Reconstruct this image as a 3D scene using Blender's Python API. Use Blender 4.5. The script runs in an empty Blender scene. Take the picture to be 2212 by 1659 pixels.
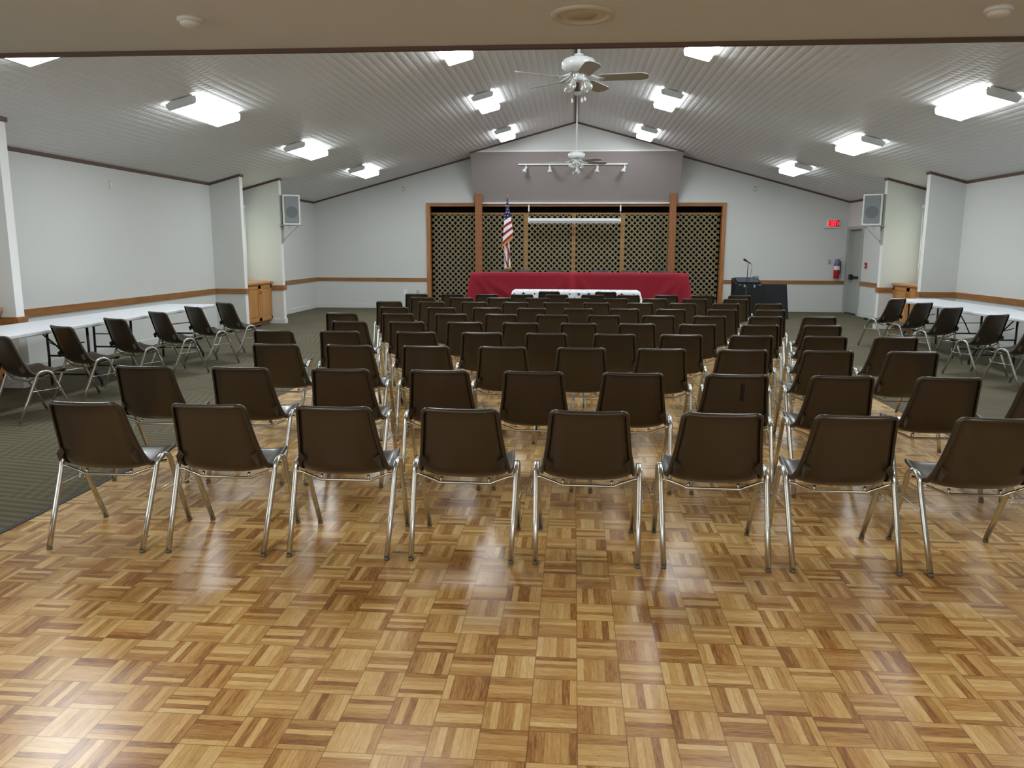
import bpy, bmesh, math, random
from mathutils import Vector, Matrix, Euler
random.seed(7)
PI = math.pi
scene = bpy.context.scene
COL = scene.collection

# ------------------------------------------------------------------ camera, world, exposure
cam_data = bpy.data.cameras.new('camera')
cam = bpy.data.objects.new('camera', cam_data)
COL.objects.link(cam)
PITCH, YAW, ROLL = 0.171384942, -0.0776599507, 0.00351947913
fw = Vector((math.sin(YAW) * math.cos(PITCH), math.cos(YAW) * math.cos(PITCH), -math.sin(PITCH)))
rt0 = Vector((math.cos(YAW), -math.sin(YAW), 0))
up0 = rt0.cross(fw)
rt = rt0 * math.cos(ROLL) + up0 * math.sin(ROLL)
up = up0 * math.cos(ROLL) - rt0 * math.sin(ROLL)
cam.matrix_world = Matrix(((rt.x, up.x, -fw.x, 0), (rt.y, up.y, -fw.y, 0), (rt.z, up.z, -fw.z, 1.57), (0, 0, 0, 1)))
cam_data.sensor_fit = 'HORIZONTAL'
cam_data.sensor_width = 36
cam_data.lens = 1686.589 / 2212 * 36
cam_data.clip_start = 0.05
scene.camera = cam
world = bpy.data.worlds.new('world')
scene.world = world
world.use_nodes = True
world.node_tree.nodes['Background'].inputs[0].default_value = (0.75, 0.85, 0.95, 1)
world.node_tree.nodes['Background'].inputs[1].default_value = 0.3
scene.view_settings.view_transform = 'Standard'
scene.view_settings.look = 'None'
scene.view_settings.gamma = 1
scene.view_settings.use_curve_mapping = False
scene.view_settings.exposure = 1.0
LENS_POWER = 15.0       # the wraparound fluorescent lenses of the hall
FILL_POWER = 6.5     # unseen ceiling panels added to light the foreground

# ------------------------------------------------------------------ room constants
XW = 6.86               # side walls
YB = 20.6               # back wall
YH = 4.85               # edge of the low ceiling
ZLOW = 2.75             # low ceiling
ZR, SLOPE = 4.62, 0.27  # ridge height and roof slope
YF = -5.0               # wall behind the camera
def zc(x): return ZR - SLOPE * abs(x)

# ------------------------------------------------------------------ materials
def new_mat(name):
    m = bpy.data.materials.new(name)
    m.use_nodes = True
    nt = m.node_tree
    return m, nt, nt.nodes['Principled BSDF']
def srgb(r, g, b):
    f = lambda c: (c / 255 / 12.92) if c / 255 <= 0.04045 else ((c / 255 + 0.055) / 1.055) ** 2.4
    return (f(r), f(g), f(b), 1)
def plain(name, col, rough=0.5, metal=0.0, spec=0.5, coat=0.0, noise=0.0, nscale=30, bump=0.0):
    m, nt, b = new_mat(name)
    b.inputs['Base Color'].default_value = col
    b.inputs['Roughness'].default_value = rough
    b.inputs['Metallic'].default_value = metal
    b.inputs['Specular IOR Level'].default_value = spec
    b.inputs['Coat Weight'].default_value = coat
    if noise or bump:
        tc = nt.nodes.new('ShaderNodeTexCoord')
        nz = nt.nodes.new('ShaderNodeTexNoise')
        nz.inputs['Scale'].default_value = nscale
        nz.inputs['Detail'].default_value = 4
        nt.links.new(tc.outputs['Object'], nz.inputs['Vector'])
        if noise:
            mx = nt.nodes.new('ShaderNodeMix'); mx.data_type = 'RGBA'
            mx.inputs[6].default_value = tuple(c * (1 - noise) for c in col[:3]) + (1,)
            mx.inputs[7].default_value = tuple(min(1, c * (1 + noise)) for c in col[:3]) + (1,)
            nt.links.new(nz.outputs['Fac'], mx.inputs[0])
            nt.links.new(mx.outputs[2], b.inputs['Base Color'])
        if bump:
            bp = nt.nodes.new('ShaderNodeBump')
            bp.inputs['Strength'].default_value = 1
            bp.inputs['Distance'].default_value = bump
            nt.links.new(nz.outputs['Fac'], bp.inputs['Height'])
            nt.links.new(bp.outputs['Normal'], b.inputs['Normal'])
    return m
def emit(name, col, strength, base=(0.8, 0.8, 0.8, 1)):
    m, nt, b = new_mat(name)
    b.inputs['Base Color'].default_value = base
    b.inputs['Emission Color'].default_value = col
    b.inputs['Emission Strength'].default_value = strength
    return m
class NT:
    """short node helpers"""
    def __init__(s, nt): s.nt = nt
    def n(s, t, **k):
        nd = s.nt.nodes.new(t)
        for a, v in k.items(): setattr(nd, a, v)
        return nd
    def math(s, op, a, b=None, c=None):
        nd = s.n('ShaderNodeMath', operation=op)
        for i, v in enumerate((a, b, c)):
            if v is None: continue
            if isinstance(v, (int, float)): nd.inputs[i].default_value = v
            else: s.nt.links.new(v, nd.inputs[i])
        return nd.outputs[0]
    def link(s, a, b): s.nt.links.new(a, b)

def parquet_mat():
    m, nt, b = new_mat('oak_parquet')
    h = NT(nt)
    tc = h.n('ShaderNodeTexCoord')
    sp = h.n('ShaderNodeSeparateXYZ')
    h.link(tc.outputs['Object'], sp.inputs[0])
    T = 0.16
    x = h.math('DIVIDE', h.math('SUBTRACT', sp.outputs[0], 0.0370317 + 0.0), T)
    y = h.math('DIVIDE', h.math('SUBTRACT', sp.outputs[1], 2.18457934), T)
    ix, iy = h.math('FLOOR', x), h.math('FLOOR', y)
    fx, fy = h.math('SUBTRACT', x, ix), h.math('SUBTRACT', y, iy)
    par = h.math('FLOORED_MODULO', h.math('ADD', ix, iy), 2)     # 1: slats run along y
    ipar = h.math('SUBTRACT', 1.0, par)
    u = h.math('ADD', h.math('MULTIPLY', fx, par), h.math('MULTIPLY', fy, ipar))   # across the slats
    v = h.math('ADD', h.math('MULTIPLY', fy, par), h.math('MULTIPLY', fx, ipar))   # along them
    us = h.math('MULTIPLY', u, 6.0)
    si = h.math('FLOOR', us)
    fu = h.math('SUBTRACT', us, si)
    cid = h.n('ShaderNodeCombineXYZ')
    h.link(h.math('ADD', h.math('MULTIPLY', ix, 7.0), si), cid.inputs[0]); h.link(iy, cid.inputs[1]); cid.inputs[2].default_value = 0.5
    wn = h.n('ShaderNodeTexWhiteNoise', noise_dimensions='3D')
    h.link(cid.outputs[0], wn.inputs[0])
    bid = h.n('ShaderNodeCombineXYZ')
    h.link(ix, bid.inputs[0]); h.link(iy, bid.inputs[1]); bid.inputs[2].default_value = 3.5
    wb = h.n('ShaderNodeTexWhiteNoise', noise_dimensions='3D')
    h.link(bid.outputs[0], wb.inputs[0])
    # grain: noise stretched along the slat, offset per slat
    gv = h.n('ShaderNodeCombineXYZ')
    h.link(h.math('ADD', h.math('MULTIPLY', us, 3.2), h.math('MULTIPLY', wn.outputs[0], 60)), gv.inputs[0])
    h.link(h.math('ADD', h.math('MULTIPLY', v, 1.6), h.math('MULTIPLY', iy, 5.3)), gv.inputs[1])
    h.link(h.math('ADD', h.math('MULTIPLY', ix, 3.7), si), gv.inputs[2])
    gn = h.n('ShaderNodeTexNoise'); gn.inputs['Scale'].default_value = 1.5; gn.inputs['Detail'].default_value = 5; gn.inputs['Roughness'].default_value = 0.7
    h.link(gv.outputs[0], gn.inputs['Vector'])
    t = h.math('ADD', h.math('MULTIPLY', wn.outputs[0], 0.68), h.math('ADD', h.math('MULTIPLY', wb.outputs[0], 0.12), h.math('MULTIPLY', h.math('SUBTRACT', gn.outputs['Fac'], 0.5), 1.15)))
    cr = h.n('ShaderNodeValToRGB')
    el = cr.color_ramp.elements
    el[0].position = 0.0; el[0].color = srgb(128, 84, 40)
    el[1].position = 1.0; el[1].color = srgb(224, 200, 146)
    for p, c in ((0.12, srgb(156, 110, 56)), (0.32, srgb(180, 138, 78)), (0.62, srgb(203, 167, 106))):
        e = el.new(p); e.color = c
    h.link(t, cr.inputs[0])
    # joints between slats and blocks
    eu = h.math('MINIMUM', fu, h.math('SUBTRACT', 1.0, fu))
    eb = h.math('MINIMUM', h.math('MINIMUM', fx, h.math('SUBTRACT', 1.0, fx)), h.math('MINIMUM', fy, h.math('SUBTRACT', 1.0, fy)))
    ju = h.math('MULTIPLY', h.math('LESS_THAN', eu, 0.035), 0.36)
    jb = h.math('MULTIPLY', h.math('LESS_THAN', eb, 0.010), 0.62)
    j = h.math('MAXIMUM', ju, jb)
    mx = h.n('ShaderNodeMix', data_type='RGBA')
    h.link(j, mx.inputs[0]); h.link(cr.outputs[0], mx.inputs[6]); mx.inputs[7].default_value = srgb(84, 50, 20)
    h.link(mx.outputs[2], b.inputs['Base Color'])
    wear = h.n('ShaderNodeTexNoise'); wear.inputs['Scale'].default_value = 1.3; wear.inputs['Detail'].default_value = 6
    h.link(tc.outputs['Object'], wear.inputs['Vector'])
    mr = h.n('ShaderNodeMapRange'); mr.inputs[1].default_value = 0.3; mr.inputs[2].default_value = 0.7; mr.inputs[3].default_value = 0.2; mr.inputs[4].default_value = 0.33
    h.link(wear.outputs['Fac'], mr.inputs[0]); h.link(mr.outputs[0], b.inputs['Roughness'])
    b.inputs['Specular IOR Level'].default_value = 0.45
    bp = h.n('ShaderNodeBump'); bp.inputs['Strength'].default_value = 0.25; bp.inputs['Distance'].default_value = 0.0012
    h.link(h.math('SUBTRACT', h.math('MULTIPLY', gn.outputs['Fac'], 0.3), j), bp.inputs['Height'])
    h.link(bp.outputs[0], b.inputs['Normal'])
    return m
def carpet_mat():
    m, nt, b = new_mat('olive_carpet')
    h = NT(nt)
    tc = h.n('ShaderNodeTexCoord')
    sp = h.n('ShaderNodeSeparateXYZ'); h.link(tc.outputs['Object'], sp.inputs[0])
    nz = h.n('ShaderNodeTexNoise'); nz.inputs['Scale'].default_value = 220; nz.inputs['Detail'].default_value = 3
    h.link(tc.outputs['Object'], nz.inputs['Vector'])
    n2 = h.n('ShaderNodeTexNoise'); n2.inputs['Scale'].default_value = 2.2; h.link(tc.outputs['Object'], n2.inputs['Vector'])
    # carpet tiles with ribs turned a quarter from one to the next
    ix = h.math('FLOOR', h.math('DIVIDE', sp.outputs[0], 0.9)); iy = h.math('FLOOR', h.math('DIVIDE', sp.outputs[1], 0.9))
    par = h.math('FLOORED_MODULO', h.math('ADD', ix, iy), 2)
    sx = h.math('SINE', h.math('MULTIPLY', h.math('ADD', sp.outputs[0], h.math('MULTIPLY', sp.outputs[1], 0.25)), 2 * PI / 0.075))
    sy = h.math('SINE', h.math('MULTIPLY', h.math('ADD', sp.outputs[1], h.math('MULTIPLY', sp.outputs[0], 0.18)), 2 * PI / 0.075))
    rib = h.math('ADD', h.math('MULTIPLY', sx, h.math('MULTIPLY', par, 0.6)), h.math('MULTIPLY', sy, h.math('SUBTRACT', 1.0, h.math('MULTIPLY', par, 0.5))))
    t = h.math('ADD', h.math('MULTIPLY', rib, 0.13), h.math('ADD', h.math('MULTIPLY', nz.outputs['Fac'], 0.7), h.math('MULTIPLY', n2.outputs['Fac'], 0.2)))
    cr = h.n('ShaderNodeValToRGB')
    cr.color_ramp.elements[0].position = 0.1; cr.color_ramp.elements[0].color = srgb(64, 61, 48)
    cr.color_ramp.elements[1].position = 0.85; cr.color_ramp.elements[1].color = srgb(126, 120, 100)
    h.link(t, cr.inputs[0]); h.link(cr.outputs[0], b.inputs['Base Color'])
    b.inputs['Roughness'].default_value = 0.95
    b.inputs['Specular IOR Level'].default_value = 0.1
    bp = h.n('ShaderNodeBump'); bp.inputs['Strength'].default_value = 0.6; bp.inputs['Distance'].default_value = 0.004
    h.link(t, bp.inputs['Height']); h.link(bp.outputs[0], b.inputs['Normal'])
    return m
def ceiling_mat():
    m, nt, b = new_mat('embossed_ceiling_panels')
    h = NT(nt)
    tc = h.n('ShaderNodeTexCoord')
    sp = h.n('ShaderNodeSeparateXYZ'); h.link(tc.outputs['Object'], sp.inputs[0])
    px = h.math('DIVIDE', h.math('ABSOLUTE', sp.outputs[0]), 0.105)
    fx = h.math('FRACT', px)
    row = h.math('FLOOR', px)
    py = h.math('ADD', h.math('DIVIDE', sp.outputs[1], 0.095), h.math('MULTIPLY', row, 0.5))
    ty = h.math('PINGPONG', py, 0.5)
    hx = h.math('SINE', h.math('MULTIPLY', fx, PI))
    hx = h.math('POWER', hx, 0.6)
    hgt = h.math('ADD', h.math('MULTIPLY', hx, 0.5), h.math('MULTIPLY', h.math('MULTIPLY', hx, ty), 1.3))
    bp = h.n('ShaderNodeBump'); bp.inputs['Strength'].default_value = 1.0; bp.inputs['Distance'].default_value = 0.0085
    h.link(hgt, bp.inputs['Height']); h.link(bp.outputs[0], b.inputs['Normal'])
    b.inputs['Base Color'].default_value = srgb(228, 228, 228)
    b.inputs['Roughness'].default_value = 0.55
    b.inputs['Specular IOR Level'].default_value = 0.3
    return m
def oak_mat(name, c0, c1, axis=1, rough=0.45, scale=1.0):
    m, nt, b = new_mat(name)
    h = NT(nt)
    tc = h.n('ShaderNodeTexCoord')
    mp = h.n('ShaderNodeMapping')
    s = [18 * scale] * 3; s[axis] = 1.2 * scale
    mp.inputs['Scale'].default_value = s
    h.link(tc.outputs['Object'], mp.inputs[0])
    nz = h.n('ShaderNodeTexNoise'); nz.inputs['Scale'].default_value = 2.2; nz.inputs['Detail'].default_value = 5; nz.inputs['Distortion'].default_value = 0.4
    h.link(mp.outputs[0], nz.inputs['Vector'])
    cr = h.n('ShaderNodeValToRGB')
    cr.color_ramp.elements[0].position = 0.3; cr.color_ramp.elements[0].color = c0
    cr.color_ramp.elements[1].position = 0.7; cr.color_ramp.elements[1].color = c1
    h.link(nz.outputs['Fac'], cr.inputs[0]); h.link(cr.outputs[0], b.inputs['Base Color'])
    b.inputs['Roughness'].default_value = rough
    return m
M = {}
M['wall'] = plain('wall_paint', srgb(212, 214, 211), 0.7, noise=0.02, nscale=60, bump=0.0008)
M['wall_end'] = plain('corner_white_paint', srgb(238, 239, 238), 0.5)
M['low_ceiling'] = plain('low_ceiling_paint', srgb(222, 226, 230), 0.85, noise=0.02, nscale=80, bump=0.0006)
M['canopy'] = plain('canopy_paint', srgb(162, 154, 151), 0.8)
M['parquet'] = parquet_mat()
M['carpet'] = carpet_mat()
M['ceiling'] = ceiling_mat()
M['oak_y'] = oak_mat('oak_rail_y', srgb(136, 91, 47), srgb(166, 115, 65), 1)
M['oak_x'] = oak_mat('oak_rail_x', srgb(136, 91, 47), srgb(166, 115, 65), 0)
M['oak_z'] = oak_mat('oak_z', srgb(150, 96, 50), srgb(186, 126, 72), 2)
M['cab_oak'] = oak_mat('cabinet_oak', srgb(168, 112, 58), srgb(204, 148, 84), 2, rough=0.35)
M['cab_top'] = oak_mat('cabinet_top_oak', srgb(176, 122, 70), srgb(210, 156, 96), 1, rough=0.3)
M['post'] = oak_mat('post_wood', srgb(134, 84, 46), srgb(160, 104, 60), 2)
M['lattice'] = oak_mat('lattice_wood', srgb(138, 126, 92), srgb(162, 150, 114), 2, rough=0.75)
M['lattice_frame'] = oak_mat('lattice_frame_wood', srgb(150, 112, 68), srgb(176, 138, 88), 2, rough=0.7)
M['brown_trim'] = plain('dark_crown_trim', srgb(96, 74, 62), 0.6)
M['baseboard'] = plain('white_baseboard', srgb(212, 214, 210), 0.5)
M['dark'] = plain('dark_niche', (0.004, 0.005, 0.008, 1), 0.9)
M['shell'] = plain('brown_plastic', srgb(54, 44, 32), 0.34, spec=0.55, coat=0.1, noise=0.05, nscale=6, bump=0.0)
M['chrome'] = plain('chrome', (0.56, 0.57, 0.55, 1), 0.27, metal=1.0)
M['glide'] = plain('grey_glide', srgb(96, 92, 84), 0.6)
M['table_top'] = plain('white_table_plastic', srgb(226, 230, 236), 0.45, noise=0.02, nscale=90, bump=0.0006)
M['black_metal'] = plain('black_metal', srgb(26, 28, 32), 0.4)
M['black_case'] = plain('black_case', srgb(14, 17, 22), 0.55)
M['black_felt'] = plain('black_panel', srgb(16, 21, 28), 0.75)
M['red_cloth'] = plain('red_cloth', srgb(146, 20, 42), 0.85, noise=0.06, nscale=160)
M['white_cloth'] = plain('white_cloth', srgb(232, 234, 238), 0.85)
M['navy'] = plain('navy_print', srgb(30, 34, 66), 0.85)
M['flag_red'] = plain('flag_red', srgb(150, 26, 48), 0.7)
M['flag_white'] = plain('flag_white', srgb(236, 234, 236), 0.7)
M['flag_blue'] = plain('flag_blue', srgb(34, 34, 82), 0.7)
M['gold'] = plain('gold_fringe', srgb(206, 152, 48), 0.6)
M['cone'] = plain('speaker_cone_beige', srgb(186, 180, 160), 0.7)
M['brass'] = plain('brass', srgb(200, 170, 110), 0.25, metal=1.0)
M['dark_pole'] = plain('dark_pole_wood', srgb(70, 40, 26), 0.4)
M['white_metal'] = plain('white_enamel', srgb(226, 230, 230), 0.25, coat=0.3)
M['fan_blade'] = plain('fan_blade_white', srgb(172, 170, 162), 0.5)
M['plastic'] = plain('ivory_plastic', srgb(214, 210, 196), 0.45)
M['grey_plate'] = plain('grey_plate', srgb(168, 166, 156), 0.45)
M['white_plastic'] = plain('white_plastic', srgb(232, 234, 232), 0.45)
M['grille'] = plain('speaker_grille', srgb(140, 146, 148), 0.7)
M['grille_dark'] = plain('woofer_behind_grille', srgb(112, 118, 122), 0.7)
M['grey_paint'] = plain('grey_door_paint', srgb(168, 172, 166), 0.5)
M['red_gloss'] = plain('red_gloss', srgb(178, 22, 34), 0.3)
M['blue_tag'] = plain('blue_cover', srgb(96, 118, 168), 0.5)
M['silver'] = plain('silver', srgb(208, 210, 212), 0.3, metal=0.6)
M['knobs'] = plain('mixer_grey', srgb(84, 90, 96), 0.5)
M['tape'] = plain('black_tape', srgb(14, 14, 14), 0.5)
M['blind'] = plain('blind_vanes', srgb(220, 222, 206), 0.7)
M['riser'] = plain('riser_carpet', srgb(70, 68, 58), 0.95)
def lens_mat():
    m, nt, b = new_mat('fluorescent_lens')
    h = NT(nt)
    tc = h.n('ShaderNodeTexCoord')
    sp = h.n('ShaderNodeSeparateXYZ'); h.link(tc.outputs['Object'], sp.inputs[0])
    t = h.math('COSINE', h.math('MULTIPLY', sp.outputs[0], 2 * PI / 0.2))
    # the prismatic sides send out less than the flat bottom
    side = h.math('ADD', 0.30, h.math('MULTIPLY', 0.70, h.math('LESS_THAN', sp.outputs[2], -0.0875)))
    st = h.math('MULTIPLY', h.math('MULTIPLY', side, h.math('SUBTRACT', 1.0, h.math('MULTIPLY', t, 0.12))), LENS_POWER)
    b.inputs['Base Color'].default_value = (0.85, 0.87, 0.88, 1)
    b.inputs['Emission Color'].default_value = (0.92, 0.98, 1.0, 1)
    h.link(st, b.inputs['Emission Strength'])
    return m
M['lens'] = lens_mat()
M['exit_red'] = emit('exit_red', (1.0, 0.012, 0.02, 1), 2.6, (0.3, 0.01, 0.01, 1))
M['exit_face'] = emit('exit_face', (1.0, 0.02, 0.03, 1), 0.10, (0.12, 0.012, 0.012, 1))
M['fill_panel_glow'] = emit('panel_fill_glow', (1.0, 0.95, 0.86, 1), FILL_POWER)
def glass_mat():
    m, nt, b = new_mat('bulb_glass')
    b.inputs['Base Color'].default_value = (0.9, 0.92, 0.9, 1)
    b.inputs['Roughness'].default_value = 0.15
    b.inputs['Transmission Weight'].default_value = 0.7
    b.inputs['IOR'].default_value = 1.15
    return m
M['bulb'] = glass_mat()
def pane_mat():
    m, nt, b = new_mat('window_daylight')
    b.inputs['Base Color'].default_value = (0.7, 0.75, 0.7, 1)
    b.inputs['Emission Color'].default_value = (0.88, 1.0, 0.80, 1)
    b.inputs['Emission Strength'].default_value = 0.8
    return m
M['pane'] = pane_mat()
M['fill_side_pane'] = emit('side_fill_glow', (0.95, 0.98, 1.0, 1), 2.6)  # glow of the added side window, lightens the low ceiling
M['fill_front_pane'] = emit('front_fill_glow', (0.95, 0.98, 1.0, 1), 1.4)  # glow of the window added behind the camera as neutral fill

# ------------------------------------------------------------------ mesh helpers
def link(o, parent=None):
    COL.objects.link(o)
    if parent: o.parent = parent
    return o
def obj(name, bm, mats, parent=None, smooth=False):
    me = bpy.data.meshes.new(name)
    bmesh.ops.recalc_face_normals(bm, faces=bm.faces)
    bm.to_mesh(me); bm.free()
    for mm in (mats if isinstance(mats, (list, tuple)) else [mats]):
        me.materials.append(M[mm] if isinstance(mm, str) else mm)
    if smooth:
        for p in me.polygons: p.use_smooth = True
    return link(bpy.data.objects.new(name, me), parent)
def thing(name, label, cat, loc=(0, 0, 0), rz=0, group=None):
    o = bpy.data.objects.new(name, None)
    o.empty_display_size = 0.1
    COL.objects.link(o)
    o.location = loc; o.rotation_euler = (0, 0, rz)
    o['label'] = label; o['category'] = cat
    if group: o['group'] = group
    return o
def tag(o, label, cat, group=None):
    o['label'] = label; o['category'] = cat
    if group: o['group'] = group
    return o
def struct(o, label=None):
    o['kind'] = 'structure'
    if label: o['label'] = label
    return o
def box(bm, x0, x1, y0, y1, z0, z1, mi=0, bevel=0.0):
    vs = [bm.verts.new(p) for p in ((x0, y0, z0), (x1, y0, z0), (x1, y1, z0), (x0, y1, z0), (x0, y0, z1), (x1, y0, z1), (x1, y1, z1), (x0, y1, z1))]
    fs = [bm.faces.new([vs[i] for i in f]) for f in ((0, 3, 2, 1), (4, 5, 6, 7), (0, 1, 5, 4), (1, 2, 6, 5), (2, 3, 7, 6), (3, 0, 4, 7))]
    for f in fs: f.material_index = mi
    if bevel:
        es = list({e for f in fs for e in f.edges})
        r = bmesh.ops.bevel(bm, geom=es, offset=bevel, segments=2, affect='EDGES', profile=0.5)
        for f in r['faces']: f.material_index = mi
    return vs
def quad(bm, pts, mi=0):
    f = bm.faces.new([bm.verts.new(p) for p in pts]); f.material_index = mi
    return f
def frames(path):
    path = [Vector(p) for p in path]
    tans = []
    for i in range(len(path)):
        a = path[max(0, i - 1)]; b = path[min(len(path) - 1, i + 1)]
        tans.append((b - a).normalized())
    ref = Vector((0, 0, 1)) if abs(tans[0].z) < 0.9 else Vector((1, 0, 0))
    n = (ref - tans[0] * ref.dot(tans[0])).normalized()
    out = []
    for i, t in enumerate(tans):
        if i: n = (n - t * n.dot(t)).normalized()
        out.append((path[i], t, n, t.cross(n)))
    return out
def tube(bm, path, r, seg=8, mi=0, ry=None, ref=None, power=2.0):
    """sweep an ellipse (superellipse when power > 2) along a path; r may be a list"""
    fr = frames(path)
    rings = []
    for i, (p, t, n, bn) in enumerate(fr):
        if ref is not None:
            n = (Vector(ref) - t * Vector(ref).dot(t)).normalized(); bn = t.cross(n)
        ra = r[i] if isinstance(r, (list, tuple)) else r
        rb = ry if ry is not None else ra
        ring = []
        for k in range(seg):
            a = 2 * PI * (k + 0.5) / seg
            c, s = math.cos(a), math.sin(a)
            e = 2.0 / power
            ring.append(bm.verts.new(p + n * (ra * math.copysign(abs(c) ** e, c)) + bn * (rb * math.copysign(abs(s) ** e, s))))
        rings.append(ring)
    for a, b in zip(rings, rings[1:]):
        for k in range(seg):
            f = bm.faces.new((a[k], a[(k + 1) % seg], b[(k + 1) % seg], b[k])); f.material_index = mi; f.smooth = True
    for ring in (rings[0], rings[-1]):
        f = bm.faces.new(ring); f.material_index = mi
def lathe(bm, prof, seg=20, c=(0, 0, 0), mi=0, mat=None, cap=True):
    """spin a list of (radius, z) about the vertical through c"""
    rings = []
    for r, z in prof:
        if r < 1e-5:
            rings.append([bm.verts.new((0, 0, z))])
        else:
            rings.append([bm.verts.new((r * math.cos(2 * PI * k / seg), r * math.sin(2 * PI * k / seg), z)) for k in range(seg)])
    fs = []
    for a, b in zip(rings, rings[1:]):
        for k in range(seg):
            q = [a[k % len(a)], a[(k + 1) % len(a)], b[(k + 1) % len(b)], b[k % len(b)]]
            u = []
            for v in q:
                if v not in u: u.append(v)
            if len(u) > 2:
                f = bm.faces.new(u); f.material_index = mi; f.smooth = True; fs.append(f)
    for ring in (rings[0], rings[-1]):
        if cap and len(ring) > 2:
            f = bm.faces.new(ring); f.material_index = mi
    mtx = Matrix.Translation(c) @ (mat if mat is not None else Matrix.Identity(4))
    for ring in rings:
        for v in ring: v.co = mtx @ v.co
def disc_star(bm, c, r, ax, ay, mi, ratio=0.4):
    c, ax, ay = Vector(c), Vector(ax), Vector(ay)
    vs = []
    for k in range(10):
        a = PI / 2 + k * PI / 5
        rr = r if k % 2 == 0 else r * ratio
        vs.append(bm.verts.new(c + ax * (rr * math.cos(a)) + ay * (rr * math.sin(a))))
    cv = bm.verts.new(c)
    for k in range(10):
        f = bm.faces.new((cv, vs[k], vs[(k + 1) % 10])); f.material_index = mi
def B(): return bmesh.new()
def one_box(name, b, mat, parent=None, bevel=0.0):
    bm = B(); box(bm, *b, bevel=bevel)
    return obj(name, bm, mat, parent)
def copy_tree(o, parent=None):
    c = o.copy(); COL.objects.link(c)
    if parent is not None: c.parent = parent
    for ch in list(o.children): copy_tree(ch, c)
    return c
ORD = ['zeroth', 'first', 'second', 'third', 'fourth', 'fifth', 'sixth', 'seventh', 'eighth', 'ninth', 'tenth', 'eleventh', 'twelfth']

# ------------------------------------------------------------------ floor
PX0, PX1, PYE = -3.15, 3.24, 13.0
bm = B(); quad(bm, ((PX0, YF, 0), (PX1, YF, 0), (PX1, PYE, 0), (PX0, PYE, 0)))
struct(obj('floor', bm, 'parquet'), 'oak parquet floor laid in a basket pattern')
bm = B()
for x0, x1, y0, y1 in ((-XW - .2, PX0, YF, YB + .1), (PX1, XW + .2, YF, YB + .1), (PX0, PX1, PYE, YB + .1)):
    quad(bm, ((x0, y0, 0), (x1, y0, 0), (x1, y1, 0), (x0, y1, 0)))
struct(obj('floor_carpet', bm, 'carpet'), 'olive grey ribbed carpet around the parquet')
bm = B()
box(bm, PX0 - .03, PX0 + .006, YF, PYE, 0, 0.004); box(bm, PX1 - .006, PX1 + .03, YF, PYE, 0, 0.004); box(bm, PX0, PX1, PYE - .006, PYE + .03, 0, 0.004)
struct(obj('trim_1', bm, 'black_case'), 'thin dark edging between parquet and carpet')

# ------------------------------------------------------------------ walls
# partition stubs (face toward the camera, thickness, inner end): left A B C, right B C and the mirrored near one
STUB_L = [(8.24, 8.37, -6.18), (14.60, 14.73, -6.27), (16.05, 16.18, -6.07)]
STUB_R = [(8.24, 8.37, 6.18), (14.70, 14.83, 6.24), (16.30, 16.43, 6.12)]
def wall_side(name, s, stubs, win, door=None):
    bm = B()
    X0, X1 = s * XW, s * (XW + 0.22)
    a, b = min(X0, X1), max(X0, X1)
    zt = zc(XW) + 0.05
    cuts = [(win[0], win[1], win[2], win[3])]
    if s < 0: cuts.append(FILL_WIN)
    if door: cuts.append((door[0], door[1], 0.0, door[2]))
    y = YF
    for c in sorted(cuts):
        box(bm, a, b, y, c[0], 0, zt)
        if c[2] > 0: box(bm, a, b, c[0], c[1], 0, c[2])
        box(bm, a, b, c[0], c[1], c[3], zt)
        y = c[1]
    box(bm, a, b, y, YB + .2, 0, zt)
    for y0, y1, xe in stubs:
        # stub with a top that follows the roof slope
        xa, xb = s * XW, xe
        pts = [(xa, y0, 0), (xb, y0, 0), (xb, y1, 0), (xa, y1, 0)]
        top = [(p[0], p[1], zc(p[0]) + 0.01) for p in pts]
        v = [bm.verts.new(p) for p in pts + top]
        for q in ((0, 1, 5, 4), (2, 3, 7, 6), (3, 0, 4, 7), (4, 5, 6, 7)):
            bm.faces.new([v[i] for i in q])
        f = bm.faces.new([v[i] for i in (1, 2, 6, 5)]); f.material_index = 1
    return struct(obj(name, bm, ['wall', 'wall_end']))
FILL_WIN = (-1.6, 1.4, .9, 2.4)  # opening for an unseen window added to fill the low room
WIN_L, WIN_R = (14.95, 15.85, 0.95, 2.35), (15.05, 16.05, 0.95, 2.35)
DOOR = (19.56, 20.46, 2.08)
wall_side('wall_left', -1, STUB_L, WIN_L)
wall_side('wall_right', 1, STUB_R, WIN_R, DOOR)
OX0, OX1, OZ = -3.77, 3.74, 2.66    # opening of the stage niche in the back wall
bm = B()
def gable_seg(bm, x0, x1, z0, y0, y1):
    xs = [x0] + ([0] if x0 < 0 < x1 else []) + [x1]
    for xa, xb in zip(xs, xs[1:]):
        v = [bm.verts.new((x, y, z)) for y in (y0, y1) for x, z in ((xa, z0), (xb, z0), (xb, zc(xb) + .02), (xa, zc(xa) + .02))]
        for q in ((0, 1, 2, 3), (7, 6, 5, 4), (0, 4, 5, 1), (1, 5, 6, 2), (2, 6, 7, 3), (3, 7, 4, 0)):
            bm.faces.new([v[i] for i in q])
gable_seg(bm, -XW - .2, OX0, 0, YB, YB + .15)
gable_seg(bm, OX1, XW + .2, 0, YB, YB + .15)
gable_seg(bm, OX0, OX1, OZ, YB, YB + .15)
struct(obj('wall_back', bm, 'wall'))
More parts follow.
